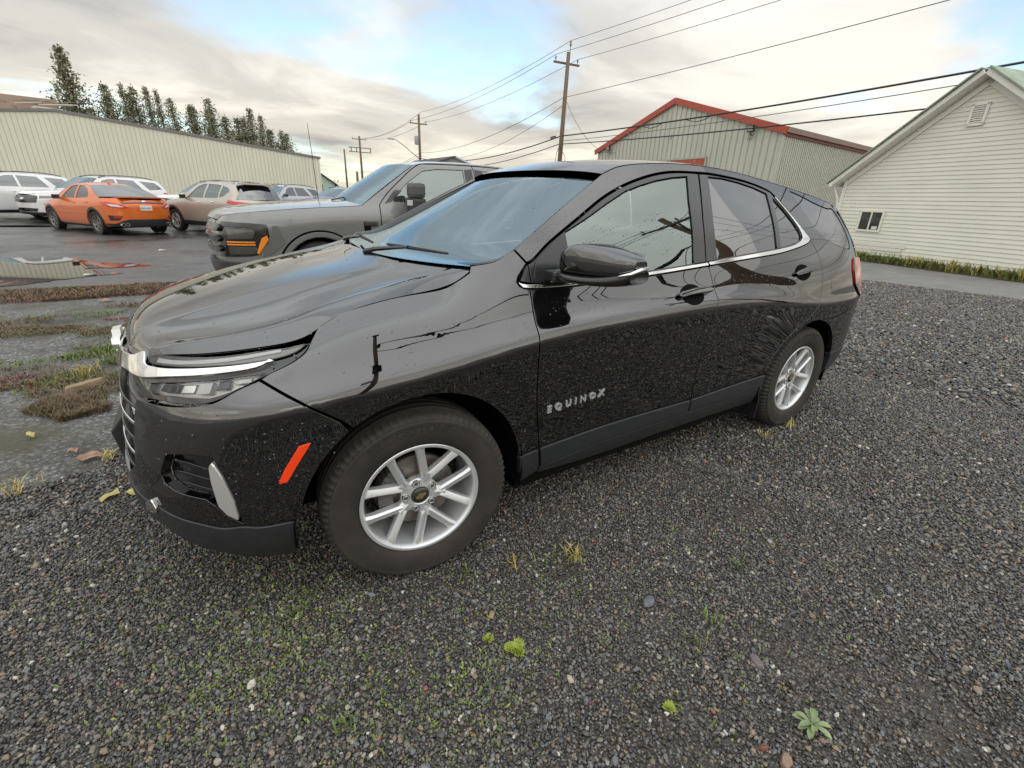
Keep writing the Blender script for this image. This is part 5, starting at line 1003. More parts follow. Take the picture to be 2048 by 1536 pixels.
    if full:
        k=MB()
        for i in range(8):
            a=R(125+i*9.5); k.obox((.128*math.cos(a),-.012,.128*math.sin(a)),(-.0115*math.sin(a),0,.0115*math.cos(a)),(0,.034,0),(.028*math.cos(a),0,.028*math.sin(a)))
        k.build('brake_caliper',P('cast_iron',(.16,.15,.145),.55,.5),w,bevel=.004)
    return w
SPIN_F,SPIN_R=R(69),R(13)
make_wheel((0,-.790,.352),-.0953,SPIN_F,-1,car); make_wheel((2.725,-.790,.352),0,SPIN_R,-1,car)
make_wheel((0,.790,.352),-.0953,.3,1,car,False); make_wheel((2.725,.790,.352),0,.9,1,car,False)
# --- wheel housings and floor
for cx_,rr in ((0,.455),(2.725,.435)):
    for s in (-1,1):
        m=MB(); n=22
        for i in range(n+1):
            a=R(-12+204*i/n)
            for y in (.885,.56): m.V.append((cx_+rr*math.cos(a),s*y,.352+rr*math.sin(a)))
        for i in range(n): m.F.append((2*i,2*i+1,2*i+3,2*i+2))
        m.F.append(tuple(2*i+1 for i in range(n+1)))
        m.build('wheel_housing',DARK,car,smooth=False)
f=MB(); f.box(.46,2.30,-.82,.82,.20,.26); f.box(-.66,.46,-.55,.55,.29,.33); f.box(2.30,3.6,-.55,.55,.26,.34); f.box(-.58,-.46,-.70,.70,.27,.38); f.box(3.12,3.62,-.70,.70,.27,.40); f.box(.46,2.35,-.80,.80,.26,.42); f.build('floor_pan',DARK,car)
for s in (-1,1):
    MB().box(2.30,2.312,s*.89,s*.70,.15,.30).build('mud_flap',TRIM,car)
# --- outside mirrors
def mirror(s):
    def S(y): return s*y
    prof=[]; # cross sections along y from inner (y=.86) to outer (1.10); facing -x is the shell
    secs=[(.845,.615,.700,1.172,1.222),(.862,.590,.735,1.170,1.258),(.90,.588,.765,1.168,1.284),(.95,.600,.785,1.168,1.290),(1.01,.628,.798,1.169,1.281),(1.07,.668,.806,1.174,1.262),(1.105,.705,.806,1.184,1.248),(1.118,.735,.800,1.194,1.238)]
    V=[];F=[];n=20
    for (y,xa,xb,za,zb) in secs:
        cx_,cz=(xa+xb)/2,(za+zb)/2; hx,hz=(xb-xa)/2,(zb-za)/2
        for k in range(n):
            a=2*math.pi*k/n; c_,s_=math.cos(a),math.sin(a); e=.48
            V.append((cx_+hx*math.copysign(abs(c_)**e,c_),S(y),cz+hz*math.copysign(abs(s_)**e,s_)))
    for i in range(len(secs)-1):
        for k in range(n): F.append((i*n+k,i*n+(k+1)%n,(i+1)*n+(k+1)%n,(i+1)*n+k))
    F.append(tuple(range(n))); F.append(tuple((len(secs)-1)*n+k for k in range(n))[::-1])
    if s>0: F=[f[::-1] for f in F]
    me=mesh('mirror_shell',V,F,PAINT,car,smooth=True); sub=me.modifiers.new('s','SUBSURF'); sub.levels=sub.render_levels=2
    # dark lower housing and arm
    m=MB(); low=[(.825,.600,.700,1.140,1.178),(.87,.580,.752,1.138,1.178),(.94,.586,.790,1.136,1.176),(1.02,.620,.808,1.136,1.177),(1.085,.672,.814,1.142,1.190),(1.118,.722,.812,1.158,1.206)]; V=[];F=[];n=16
    for (y,xa,xb,za,zb) in low:
        cx_,cz=(xa+xb)/2,(za+zb)/2; hx,hz=(xb-xa)/2+.004,(zb-za)/2
        for k in range(n):
            a=2*math.pi*k/n; c_,s_=math.cos(a),math.sin(a); e=.6
            V.append((cx_+hx*math.copysign(abs(c_)**e,c_),S(y),cz+hz*math.copysign(abs(s_)**e,s_)))
    for i in range(len(low)-1):
        for k in range(n): F.append((i*n+k,i*n+(k+1)%n,(i+1)*n+(k+1)%n,(i+1)*n+k))
    F.append(tuple(range(n))); F.append(tuple((len(low)-1)*n+k for k in range(n))[::-1])
    if s>0: F=[f[::-1] for f in F]
    o=mesh('mirror_housing',V,F,TRIM,car,smooth=True); sub=o.modifiers.new('s','SUBSURF'); sub.levels=sub.render_levels=1
    a=MB(); a.obox((.632,S(.826),1.152),(.060,0,0),(0,.040,0),(0,0,.022)); a.build('mirror_arm',TRIM,car,bevel=.012)
    c=MB(); c.tube([(.680,S(1.098),1.186),(.715,S(1.122),1.196),(.755,S(1.126),1.208),(.80,S(1.118),1.212)],[.004,.007,.009,.008],8); c.build('mirror_chrome',CHROME,car,smooth=True)
    g=MB(); g.box(.800,.812,min(S(.88),S(1.09)),max(S(.88),S(1.09)),1.175,1.262); g.build('mirror_glass',CHROME,car)
mirror(-1); mirror(1)
# --- cabin
i_=MB(); i_.box(.30,.62,-.70,.70,.80,1.10); i_.box(.20,.45,-.66,.66,1.05,1.145); i_.build('dashboard',INTERIOR,car,bevel=.03)
MB().box(.50,2.9,-.74,.74,.40,.46).build('carpet',DARK,car)
for s in (-1,1):
    MB().box(.55,2.62,s*.765,s*.79,.45,1.12).build('door_card',INTERIOR,car)
def seat(x,y,parent,wid=.25):
    m=MB(); m.box(x,x+.50,y-wid,y+wid,.58,.74); MB_=m.build('seat_cushion',SEATM,parent,bevel=.05)
    b=MB(); M=Matrix.Translation((x+.50,y,.70))@Matrix.Rotation(R(18),4,'Y'); b.box(-.02,.13,-wid*.95,wid*.95,0,.62,M); b.build('seat_back',SEATM,parent,bevel=.05)
    h=MB(); M=Matrix.Translation((x+.69,y,1.30))@Matrix.Rotation(R(14),4,'Y'); h.box(-.03,.07,-.13,.13,.02,.20,M); h.build('headrest',SEATM,parent,bevel=.035)
seat(1.02,-.37,car); seat(1.02,.37,car); seat(1.98,-.37,car); seat(1.98,.37,car); seat(1.98,0,car,.16)
st=MB(); M=Matrix.Translation((.80,-.37,1.03))@Matrix.Rotation(R(66),4,'Y')
st.tube([tuple(M@Vector((.185*math.cos(a),.185*math.sin(a),0))) for a in np.linspace(0,2*math.pi,25)],.016,8); st.obox(tuple(M@Vector((0,0,-.01))),tuple((M.to_3x3()@Vector((.06,0,0)))),tuple((M.to_3x3()@Vector((0,.17,0)))),tuple((M.to_3x3()@Vector((0,0,.015))))); st.build('steering_wheel',INTERIOR,car)
hl=MB(); G2=Gr[:,:,:]-np.array([0,0,.035]); hl.V=[tuple(p) for p in G2[::6,::6].reshape(-1,3)]; nu_,nv_=G2[::6,::6].shape[:2]; hl.F=grid_faces(nu_,nv_); hl.build('headliner',P('headliner',(.30,.30,.28),.9),car)
rm=MB(); rm.obox((.895,-.015,1.425),(.018,0,0),(0,.115,0),(0,0,.036)); rm.tube([(.895,-.01,1.45),(.915,-.005,1.54)],.010,6); rm.build('interior_mirror',TRIM,car,bevel=.008)
for s in (-1,1):   # belts over the pillars
    b=MB(); b.tube([(1.52,s*.60,1.40),(1.45,s*.64,1.20),(1.40,s*.60,.80)],.016,4); b.build('seat_belt',INTERIOR,car)
for s in (-1,1):
    MB().obox((1.60,s*.665,1.24),(.045,0,.0),(0,.010,.0),(0,-s*.03,.16)).build('pillar_trim',INTERIOR,car)
# toll tag behind the screen and the tree-shaped air freshener
tagq=MB()
for (du,dv,wu,wv) in ((0,0,.020,.004),(.012,-.016,.012,.008),(-.014,.014,.012,.007)): tagq.obox((.905+dv*.9,-.40+du,1.500+dv*.5),(.0,wu,0),(wv*.87,0,wv*.5),(.0005,0,-.001))
tagq.build('windscreen_sticker',WHITE,car)

# --- rain beads left on the paint and glass
def beads():
    r=np.random.default_rng(42); P_=[];Nn=[];S_=[]
    def put(t,z,s):
        p,n=EQ.pn(np.array(t),np.array(z)); P_.append(p);Nn.append(n);S_.append(np.array(s))
    for (t0,t1,z0,z1,n,off) in ((.55,2.65,.93,1.10,420,0),(.5,2.6,.55,.93,260,0),(-.5,.45,.90,1.05,60,0),(.55,1.6,1.16,1.40,120,0),(1.7,2.6,1.2,1.35,60,0),(-.85,-.3,.55,.84,90,0),(2.75,3.2,.85,1.12,110,0),(.45,1.9,1.42,1.62,0,0)):
        t=r.uniform(t0,t1,n); z=r.uniform(z0,z1,n); put(t,z,r.uniform(.0011,.0030,n)**1)
    ta=r.uniform(.5,2.3,150); dz=np.interp(ta,[p[0] for p in DCUT],[p[1] for p in DCUT]); put(ta,dz+r.uniform(.012,.06,150),r.uniform(.0015,.0034,150))
    hu=r.integers(8,84,150); hv=r.integers(8,112,150); hp=G[hu,hv]; du=np.gradient(G,axis=0); dv=np.gradient(G,axis=1); hn=np.cross(du,dv); hn/=np.linalg.norm(hn,axis=2)[...,None]; hn=hn*np.sign(hn[...,2:3])
    P_.append(hp); Nn.append(hn[hu,hv]); S_.append(r.uniform(.002,.005,150))
    P=np.concatenate(P_);N_=np.concatenate(Nn);S=np.concatenate(S_); a=np.cross(N_,np.array([.31,.2,.93])); a/=np.linalg.norm(a,axis=1)[:,None]; b=np.cross(N_,a); V=[];F=[]; k=7
    for p,n,s,u,w in zip(P,N_,S,a,b):
        o=len(V)
        for rr,hh in ((1.0,-.0002),(.72,.36)):
            for i in range(k): th=2*math.pi*i/k; V.append(p+(u*math.cos(th)+w*math.sin(th)*1.25)*s*rr+n*s*hh)
        V.append(p+n*s*.5)
        for i in range(k): q=(i+1)%k; F.append((o+i,o+q,o+k+q,o+k+i)); F.append((o+k+i,o+k+q,o+2*k))
    return mesh('water_droplets',V,F,P__,car,smooth=True)
P__=P('water_bead',(.02,.02,.022),.02,0,1,.01,spec=0.0); P__.node_tree.nodes['Principled BSDF'].inputs['Coat IOR'].default_value=2.2
tag(beads(),kind='stuff')
af=thing('air_freshener','red tree shaped card hanging from the mirror inside the black SUV','air freshener',(.882,-.045,1.325))
SCL=.62
TR=[(0,.115),(.006,.10),(.028,.062),(.016,.064),(.042,.022),(.026,.026),(.056,-.022),(.030,-.016),(.040,-.040),(.012,-.034),(.012,-.052),(.030,-.052),(.030,-.078),(-.030,-.078),(-.030,-.052),(-.012,-.052),(-.012,-.034),(-.040,-.040),(-.030,-.016),(-.056,-.022),(-.026,.026),(-.042,.022),(-.016,.064),(-.028,.062),(-.006,.10)]
ca,sa=math.cos(R(-40)),math.sin(R(-40))
MB().prism(TR,lambda u,v:(u*SCL*sa,u*SCL*ca,v*SCL),lambda u,v:(u*SCL*sa+.003*ca,u*SCL*ca-.003*sa*1,v*SCL)).build('card',P('card_red',(.75,.04,.09),.6),af)
for z0,h,wd in ((-.002,.016,.036),(-.066,.018,.027)):
    MB().prism([(-wd,z0-h/2),(wd,z0-h/2),(wd,z0+h/2),(-wd,z0+h/2)],lambda u,v:(u*SCL*sa-.0014*ca,u*SCL*ca+.0014*sa,v*SCL),lambda u,v:(u*SCL*sa-.0004*ca,u*SCL*ca+.0004*sa,v*SCL)).build('label_band',WHITE,af)
MB().tube([(0,0,.07),(.012,.03,.098)],.0012,4).build('string',WHITE,af)
# ================================================================ the other vehicles
class GCar:
    """generic parked car: x from the nose (0) to the tail (L), left side at -y; built about the wheelbase centre"""
    def __init__(s,name,label,loc,head,sp,paint,group='cars parked in the lot behind'):
        s.sp=sp; L_,W=sp['L'],sp['W']; hw=W/2; s.L=L_; s.hw=hw
        s.ax=(sp['ov'],sp['ov']+sp['wb']); mid=(s.ax[0]+s.ax[1])/2; s.mid=mid
        s.e=thing(name,label,'car',loc,math.atan2(head[1],head[0])-math.pi,group); s.paint=paint
        plan=[(0,0),(.015,.3*hw),(.05,.52*hw),(.13,.72*hw),(.27,.86*hw),(.52,.95*hw),(.9,.99*hw),(L_*.35,hw),(L_*.65,hw),(L_-.7,.985*hw),(L_-.38,.93*hw),(L_-.2,.82*hw),(L_-.08,.62*hw),(L_-.02,.36*hw),(L_,0)]
        s.top=sp['top']      # (x,z) of the outer edge of bonnet / belt / deck, front to back
        belt=nat_spline([p[0] for p in s.top],[p[1] for p in s.top])
        s.zr=sp['H']; tab={}
        for x in (-.9,-.35,.15,.5,.9,1.3,L_*.35,L_*.5,L_*.65,L_-1.2,L_-.8,L_-.4,L_,L_+.5,L_+1.2):
            zb=float(belt(np.array([min(max(x,0.05),L_-.05)]))[0]); g=sp.get('gc',.22); H=sp['H']; en=.03 if (x<.3 or x>L_-.3) else 0
            r=[(g,.10),(g+.07,.04),(.42,.015),(.55,.004),(zb-.26,.0),(zb-.17,.0),(zb-.09,.018+en),(zb-.02,.05+en),(zb+.05,.085+en),(zb+.13,.115+en)]
            tw=sp.get('tw',.30); n=5; z0=zb+.13
            r+=[(z0+(H-.02-z0)*k/n,.115+en+tw*(k/n)**1.15) for k in range(1,n+1)]+[(H+.05,.115+en+tw+.10)]
            tab[x]=r
        s.K=Skin(plan,L_*.5,tab); s.g=sp.get('g',.06)
        s.K0=s.K.pos
    def off(s,o):
        for v in o.data.vertices: pass
        o.location.x-=s.mid
        return o
    def pan(s,name,outline,mat,par=None,**k):
        k.setdefault('g',s.g); k.setdefault('depth',.03); k.setdefault('gap',.0); k.setdefault('er',.004); j=k.pop('join',False); both=k.pop('both',True)
        r=panel(s.K,name,outline,mat,par or s.e,both=both,join=j,**k)
        for o in (r if isinstance(r,tuple) else (r,)):
            if (par or s.e) is s.e: s.off(o)
        return r
    def body(s):
        sp=s.sp; K=s.K; g=sp.get('gc',.22); a0,a1=s.ax; ra=sp['rw']+.055; zc=sp['rw']
        T_=[(x,z) for x,z in s.top]; A,B,C_,D=sp['glass']  # A-base, A-top, rear-roof, rear-base (x,z)
        roofe=[(B[0],B[1])]+sp['roof']+[(C_[0],C_[1])]
        up=[p for p in T_ if p[0]<A[0]]+[A]+crv(roofe,4)+[D]+[p for p in T_ if p[0]>D[0]]
        fr=[(K.tmin-.004,T_[0][1]-.03)]+[(x-(.25 if x<.3 else 0),z) for x,z in up if True]+[(K.tmax+.004,T_[-1][1]-.03)]
        bt=[(K.tmax+.004,g+.06),(s.L-.1,g+.06)]+arc(a1,zc,ra,-12,192,16)+[(a1-ra-.02,g+.02),(a0+ra+.02,g+.02)]+arc(a0,zc,ra,-12,192,16)+[(-.1,g+.05),(K.tmin-.004,g+.05)]
        s.pan('body',fr+bt,s.paint,join=True,holes=[w for w in sp['win']])
        for w in sp['win']: s.pan('side_window',w,sp.get('glassm',GLASSD),off=-.012,depth=0)
        for w in sp.get('clad',[]): s.pan('cladding',w,PLASTIC,off=.008)
        # bonnet, screen, roof, rear screen (and boot lid)
        def pt(p): return K.pos([p[0]],[p[1]])[0]
        def strip(name,E,xs,crown,mat,n=15,sh=None):
            G=np.zeros((len(E),n,3)); v=np.linspace(-1,1,n)
            for i,p in enumerate(E):
                q=pt(p); dx=xs[i]; G[i]=np.stack([q[0]+dx*(1-v*v),v*abs(q[1])*1.001,q[2]+crown[i]*(1-np.abs(v)**2.6)],1)
            o=sheet(name,G,mat,s.e,depth=.012); return s.off(o)
        f=[p for p in T_ if p[0]<A[0]]+[A]; f=[(x-(.25 if x<.3 else 0),z) for x,z in f]; f=crv(f,3); u=np.linspace(0,1,len(f))
        strip('bonnet',f,-.02-.08*(1-u)-.12*u**3,.02+.035*np.minimum(1,u*2.2),s.paint)
        ws=crv([A,((A[0]+B[0])/2,(A[1]+B[1])/2+.012),B],5); u=np.linspace(0,1,len(ws)); strip('windscreen',ws,-.14*(1-u)-.07*u,.012+.02*u,sp.get('screenm',GLASSW))
        rf=crv(roofe,4); u=np.linspace(0,1,len(rf)); strip('roof',rf,-.07*(1-u)**2+.05*u**2,.022+.02*np.sin(np.pi*u),s.paint)
        rs=crv([C_,((D[0]+C_[0])/2,(D[1]+C_[1])/2+.008),D],5); u=np.linspace(0,1,len(rs)); strip('rear_window',rs,.05*(1-u)+.10*u,.028-.014*u,GLASSD)
        dk=[D]+[p for p in T_ if p[0]>D[0]]; 
        if len(dk)>1: dk=crv([(x,z) for x,z in dk],3); u=np.linspace(0,1,len(dk)); strip('boot_lid',dk,.10*(1-u)+.06*u,np.full(len(dk),.014),s.paint)
        MB().box(.5-s.mid,s.L-.5-s.mid,-s.hw+.18,s.hw-.18,g,g+.2).build('floor_pan',DARK,s.e)
        it=MB(); it.box(A[0]+.5-s.mid,D[0]-.3-s.mid,-s.hw+.2,s.hw-.2,.5,T_[len(T_)//2][1]-.02); it.box(A[0]+1.0-s.mid,A[0]+1.15-s.mid,-s.hw+.3,s.hw-.3,.8,sp['H']-.28); it.build('cabin',INTERIOR,s.e)
        for ax in s.ax:
            for sd in (-1,1):
                m=MB(); n=14
                for i in range(n+1):
                    a=R(-10+200*i/n)
                    for y in (s.hw-.05,s.hw-.36): m.V.append((ax-s.mid+ra*math.cos(a),sd*y,zc+ra*math.sin(a)))
                for i in range(n): m.F.append((2*i,2*i+1,2*i+3,2*i+2))
                m.F.append(tuple(2*i+1 for i in range(n+1))); m.build('wheel_housing',DARK,s.e)
    def wheels(s,spin=.3,rimmat=None,nsp=5,dark=False):
        rw=s.sp['rw']; rr=s.sp['rr']; rimmat=rimmat or ALLOY; MY=Matrix.Rotation(R(90),4,'X')
        for i,ax in enumerate(s.ax):
            for sd in (-1,1):
                w=bpy.data.objects.new('wheel',None); COL.objects.link(w); w.parent=s.e; w.location=(ax-s.mid,sd*(s.hw-.125),rw); w.rotation_euler=(0,0,0 if sd<0 else math.pi)
                k='ty%.3f_%.3f'%(rw,rr)
                if k not in MATS: MATS[k]=make_tyre(rw,rr,.11,seg=48,parent=w,blocks=12).data
                else: link(MATS[k],'tyre',None,w)
                k='rim%.3f_%d_%s'%(rr,nsp,rimmat.name)
                if k not in MATS:
                    b=MB(); b.lathe([(rr,.092),(rr-.004,.098),(rr-.016,.094),(rr-.03,.06),(rr-.035,0)],32,MY); b.lathe([(0,.075),(.05,.073),(.06,.06),(.06,.03)],16,MY)
                    for q in range(nsp):
                        for sg in (-1,1):
                            a0=2*math.pi*q/nsp+sg*.10; a1=2*math.pi*q/nsp+sg*.75/nsp; p0=Vector((.04*math.cos(a0),-.066,.04*math.sin(a0))); p1=Vector(((rr-.015)*math.cos(a1),-.086,(rr-.015)*math.sin(a1))); d=p1-p0
                            b.obox((p0+p1)/2,d/2,Vector((-d.z,0,d.x)).normalized()*.011,Vector((0,.010,0)))
                    MATS[k]=b.build('rim',rimmat,w,auto=40).data
                else: link(MATS[k],'rim',None,w)
                d=MB(); d.lathe([(0,.02),(rr-.06,.02),(rr-.05,.0)],24,MY); d.build('brake_disc',STEEL if not dark else DARK,w)
    def mirrors(s,x,z,mat):
        for sd in (-1,1):
            m=MB(); y=abs(s.K.pos([x],[z])[0][1]); m.obox((x+.03-s.mid,sd*(y+.13),z+.05),(.055,sd*.02,0),(0,.10,0),(0,0,.065)); m.obox((x-s.mid,sd*(y+.02),z+.005),(.03,0,0),(0,.05,0),(0,0,.02)); m.build('mirror',mat,s.e,bevel=.025)
    def box(s,name,x0,x1,y0,y1,z0,z1,mat,bevel=0):
        return MB().box(x0-s.mid,x1-s.mid,y0,y1,z0,z1).build(name,mat,s.e,bevel=bevel)
    def rails(s,x0,x1,mat):
        for sd in (-1,1):
            zf=lambda x: float(nat_spline([p[0] for p in [s.sp['glass'][1]]+s.sp['roof']+[s.sp['glass'][2]]],[p[1] for p in [s.sp['glass'][1]]+s.sp['roof']+[s.sp['glass'][2]]])(np.array([x]))[0])
            y=abs(s.K.pos([(x0+x1)/2],[zf((x0+x1)/2)])[0][1])-.05; xs=np.linspace(x0,x1,8)
            m=MB(); m.tube([(x-s.mid,sd*y,zf(x)+.025+.035*math.sin(math.pi*i/7)**.4) for i,x in enumerate(xs)],.018,6); m.build('roof_rail',mat,s.e)
OPAINT=P('orange_paint',(.72,.135,.012),.35,.2,1,.03); t=NT(OPAINT); t.set('Base Color',t.ramp(t.noise(600,2,.5),[(.4,(.66,.125,.008)),(.6,(.76,.155,.012))]))
WPAINT=P('white_paint',(.74,.74,.73),.4,0,1,.03); BPAINT=P('beige_paint',(.46,.42,.36),.35,.35,1,.03); DPAINT=P('dark_red_paint',(.10,.008,.012),.35,.2,1,.03); CPAINT=P('cream_white_paint',(.70,.68,.60),.4,0,1,.03); SPAINT=P('silver_paint',(.50,.52,.54),.35,.4,1,.03)
SED=dict(L=4.67,W=1.825,H=1.465,wb=2.67,ov=.90,rw=.325,rr=.235,gc=.20,tw=.20,g=.05,
 top=[(0,.66),(.15,.74),(.5,.80),(1.0,.88),(1.45,.95),(2.2,.965),(3.0,.99),(3.6,1.02),(4.0,1.045),(4.4,1.055),(4.67,1.04)],
 glass=[(1.35,.975),(2.10,1.385),(3.15,1.385),(3.98,1.065)],roof=[(2.4,1.425),(2.75,1.430)],
 win=[[(1.78,1.01),(1.80,1.04),(2.16,1.33),(2.36,1.37),(2.55,1.372),(2.50,1.00)],[(2.60,1.00),(2.64,1.372),(2.95,1.352),(3.20,1.27),(3.33,1.15),(3.34,1.05)]],
 clad=[[(.47,.20),(.49,.36)]+arc(.90,.325,.455,175,5,14)+[(1.36,.20)]+arc(.90,.325,.385,0,180,14),[(3.10,.20)]+arc(3.57,.325,.455,178,2,14)+[(4.03,.20)]+arc(3.57,.325,.385,0,180,14)])
c=GCar('parked_sedan','bright orange sports sedan seen from behind with black rear diffuser',(-3.0,18.5,0),(-.51,.86),SED,OPAINT); c.body(); c.wheels(.3,P('grey_alloy',(.30,.29,.27),.35,.9),7); c.mirrors(1.72,.97,GLOSSB)
K=c.K; e=K.tmax
c.pan('diffuser',[(4.02,.30),(4.30,.26),(e+.004,.24),(e+.004,.47),(e-.5,.47),(e-.66,.43),(e-.85,.345),(4.10,.345)],PLASTIC,join=True,off=.012)
c.pan('bumper_vent',[(e-1.02,.42),(e-.74,.44),(e-.62,.56),(e-1.04,.58)],PLASTIC,off=.006)
c.pan('bumper_reflector',[(e-.86,.50),(e-.68,.50),(e-.70,.545),(e-.86,.545)],REDLENS,off=.014,depth=.01)
c.pan('tail_lamp',[(e-1.28,.93),(e-.95,.95),(e-.58,.885),(e-.47,.80),(e-.62,.78),(e-.90,.80),(e-1.14,.87)],REDLENS,off=.010); c.pan('tail_lamp_core',[(e-.98,.895),(e-.70,.87),(e-.56,.805),(e-.86,.825)],LAMPW,off=.014,depth=.008)
c.pan('boot_strip',[(e-.58,.90),(e+.004,.925),(e+.004,.965),(e-.62,.935)],GLOSSB,join=True,off=.010)
c.pan('number_plate',[(e-.16,.72),(e+.004,.72),(e+.004,.86),(e-.16,.86)],WHITE,join=True,off=.018)
tv,tf=text_geo('BEH 4821',.07,.001,1.05); q=K.pos(np.full(1,e-.001),np.array([.765]))[0]
mesh('plate_number',[(q[0]+.022-c.mid,x_,.765+y_) for x_,y_,z_ in tv],tf,P('plate_blue',(.05,.07,.16),.5),c.e)
c.pan('rear_emblem',[(e-.07,.955),(e+.004,.965),(e+.004,1.0),(e-.05,.99)],CHROME,join=True,off=.014,depth=.008)
for sd in (-1,1):
    for k in (0,1): m=MB(); m.lathe([(.046,0),(.050,.01),(.050,.10),(.042,.10),(.040,.0)],16,Matrix.Translation((4.50-c.mid,sd*(.56+.11*k),.315))@Matrix.Rotation(R(90),4,'Y')); m.build('exhaust_tip',CHROME,c.e)
m=MB(); m.prism([(0,0),(.20,0),(.17,.055),(.10,.06)],lambda u,v:(2.85+u-c.mid,-.025,1.462+v),lambda u,v:(2.85+u-c.mid,.025,1.462+v)); m.build('roof_fin',OPAINT,c.e)
sp_=MB(); sp_.add([(4.35-c.mid,-.62,1.07),(4.35-c.mid,.62,1.07),(4.63-c.mid,.60,1.10),(4.63-c.mid,-.60,1.10),(4.35-c.mid,-.62,1.05),(4.35-c.mid,.62,1.05),(4.63-c.mid,.60,1.07),(4.63-c.mid,-.60,1.07)],[(0,1,2,3),(7,6,5,4),(0,3,7,4),(1,0,4,5),(2,1,5,6),(3,2,6,7)]); sp_.build('boot_spoiler',OPAINT,c.e)
for x0,z0 in ((2.42,.86),(3.18,.89)): c.pan('door_handle',[(x0,z0),(x0+.20,z0+.005),(x0+.20,z0+.03),(x0,z0+.025)],OPAINT,off=.02,depth=.015)
c.pan('door_moulding',[(1.55,.56),(3.05,.58),(3.05,.61),(1.55,.60)],OPAINT,off=.012,depth=.01)
c.pan('sill',[(1.40,.20),(3.08,.20),(3.08,.265),(1.40,.265)],PLASTIC,off=.012)
SUV=dict(L=5.05,W=1.98,H=1.74,wb=3.02,ov=.93,rw=.385,rr=.26,gc=.26,tw=.24,g=.08,
 top=[(0,.98),(.18,1.04),(.6,1.08),(1.2,1.12),(1.6,1.16),(2.5,1.17),(3.5,1.19),(4.3,1.21),(4.8,1.22),(5.05,1.20)],
 glass=[(1.45,1.165),(2.20,1.63),(4.55,1.62),(4.88,1.23)],roof=[(2.6,1.685),(3.3,1.70),(4.0,1.675)],
 win=[[(1.92,1.22),(2.32,1.55),(2.55,1.61),(2.78,1.62),(2.76,1.22)],[(2.84,1.22),(2.86,1.62),(3.5,1.60),(3.72,1.22)],[(3.98,1.25),(3.72,1.585),(4.35,1.545),(4.56,1.30)]],
 clad=[[(.50,.28),(.49,.40)]+arc(.93,.385,.52,175,5,12)+[(1.46,.28)]+arc(.93,.385,.44,0,180,12),[(3.42,.28)]+arc(3.95,.385,.52,178,2,12)+[(4.48,.28)]+arc(3.95,.385,.44,0,180,12)])
def suv(label,loc,head,paint,sp=SUV,grille=True,rail=True,rear=True):
    c=GCar('parked_suv',label,loc,head,sp,paint); c.body(); c.wheels(.2); c.mirrors(1.85,1.18,GLOSSB); f=c.K.tmin; e=c.K.tmax
    if grille:
        gr=c.pan('grille',[(f-.004,.70),(f+.62,.72),(f+.70,.90),(f+.66,.955),(f-.004,.965)],GLOSSB,join=True,off=.012)
        for k in range(4): c.pan('grille_bar',[(f-.004,.735+.055*k),(f+.64,.745+.055*k),(f+.64,.757+.055*k),(f-.004,.747+.055*k)],P('grille_bar_grey',(.12,.12,.12),.4,.5),join=True,off=.022,depth=.01)
        c.pan('badge',[(f-.004,.80),(f+.09,.815),(f+.12,.84),(f+.09,.865),(f-.004,.88)],CHROME,join=True,off=.03,depth=.02)
        c.pan('head_lamp',[(f+.74,.86),(f+1.12,.89),(f+1.16,.955),(f+.76,.955)],P('lamp_smoke',(.10,.098,.092),.25,.6,.8,.05),off=.008)
        c.pan('lower_intake',[(f-.004,.40),(f+.55,.41),(f+.62,.52),(f-.004,.53)],GLOSSB,join=True,off=.01); c.pan('front_lip',[(f-.004,.30),(f+1.05,.31),(f+1.0,.39),(f-.004,.39)],PLASTIC,join=True,off=.012)
        for k in range(2): c.pan('lamp_slot',[(f+.84,.60+.06*k),(f+1.0,.61+.06*k),(f+1.0,.635+.06*k),(f+.84,.63+.06*k)],GLOSSB,off=.006,depth=.01)
    if rear: c.pan('tail_lamp',[(e-1.20,1.02),(e-.70,1.0),(e-.72,1.15),(e-1.22,1.17)],REDLENS,off=.010)
    c.pan('sill',[(1.48,.27),(3.40,.27),(3.40,.38),(1.48,.38)],PLASTIC,off=.012)
    for x0 in (2.50,3.45): c.pan('door_handle',[(x0,1.03),(x0+.22,1.035),(x0+.22,1.065),(x0,1.06)],paint,off=.02,depth=.015)
    if rail: c.rails(2.3,4.4,GLOSSB)
    return c
suv('white SUV with black roof rails cut off by the left edge of view',(-6.9,25.0,0),(-.80,-.60),WPAINT)
suv('white SUV with black mesh grille facing us behind the orange sedan',(-3.75,23.9,0),(-.80,-.60),WPAINT)
suv('white SUV whose windscreen shows between the orange sedan and beige SUV',(.35,23.6,0),(-.80,-.60),WPAINT)
suv('dark red SUV with black roof behind the beige SUV',(6.3,25.6,0),(-.80,-.60),DPAINT)
suv('pale silver SUV hidden behind the beige SUV roof',(3.3,26.2,0),(-.80,-.60),SPAINT)
suv('creamy white SUV with black roof rails beyond the pickup bonnet',(6.9,19.8,0),(-.92,.38),CPAINT)
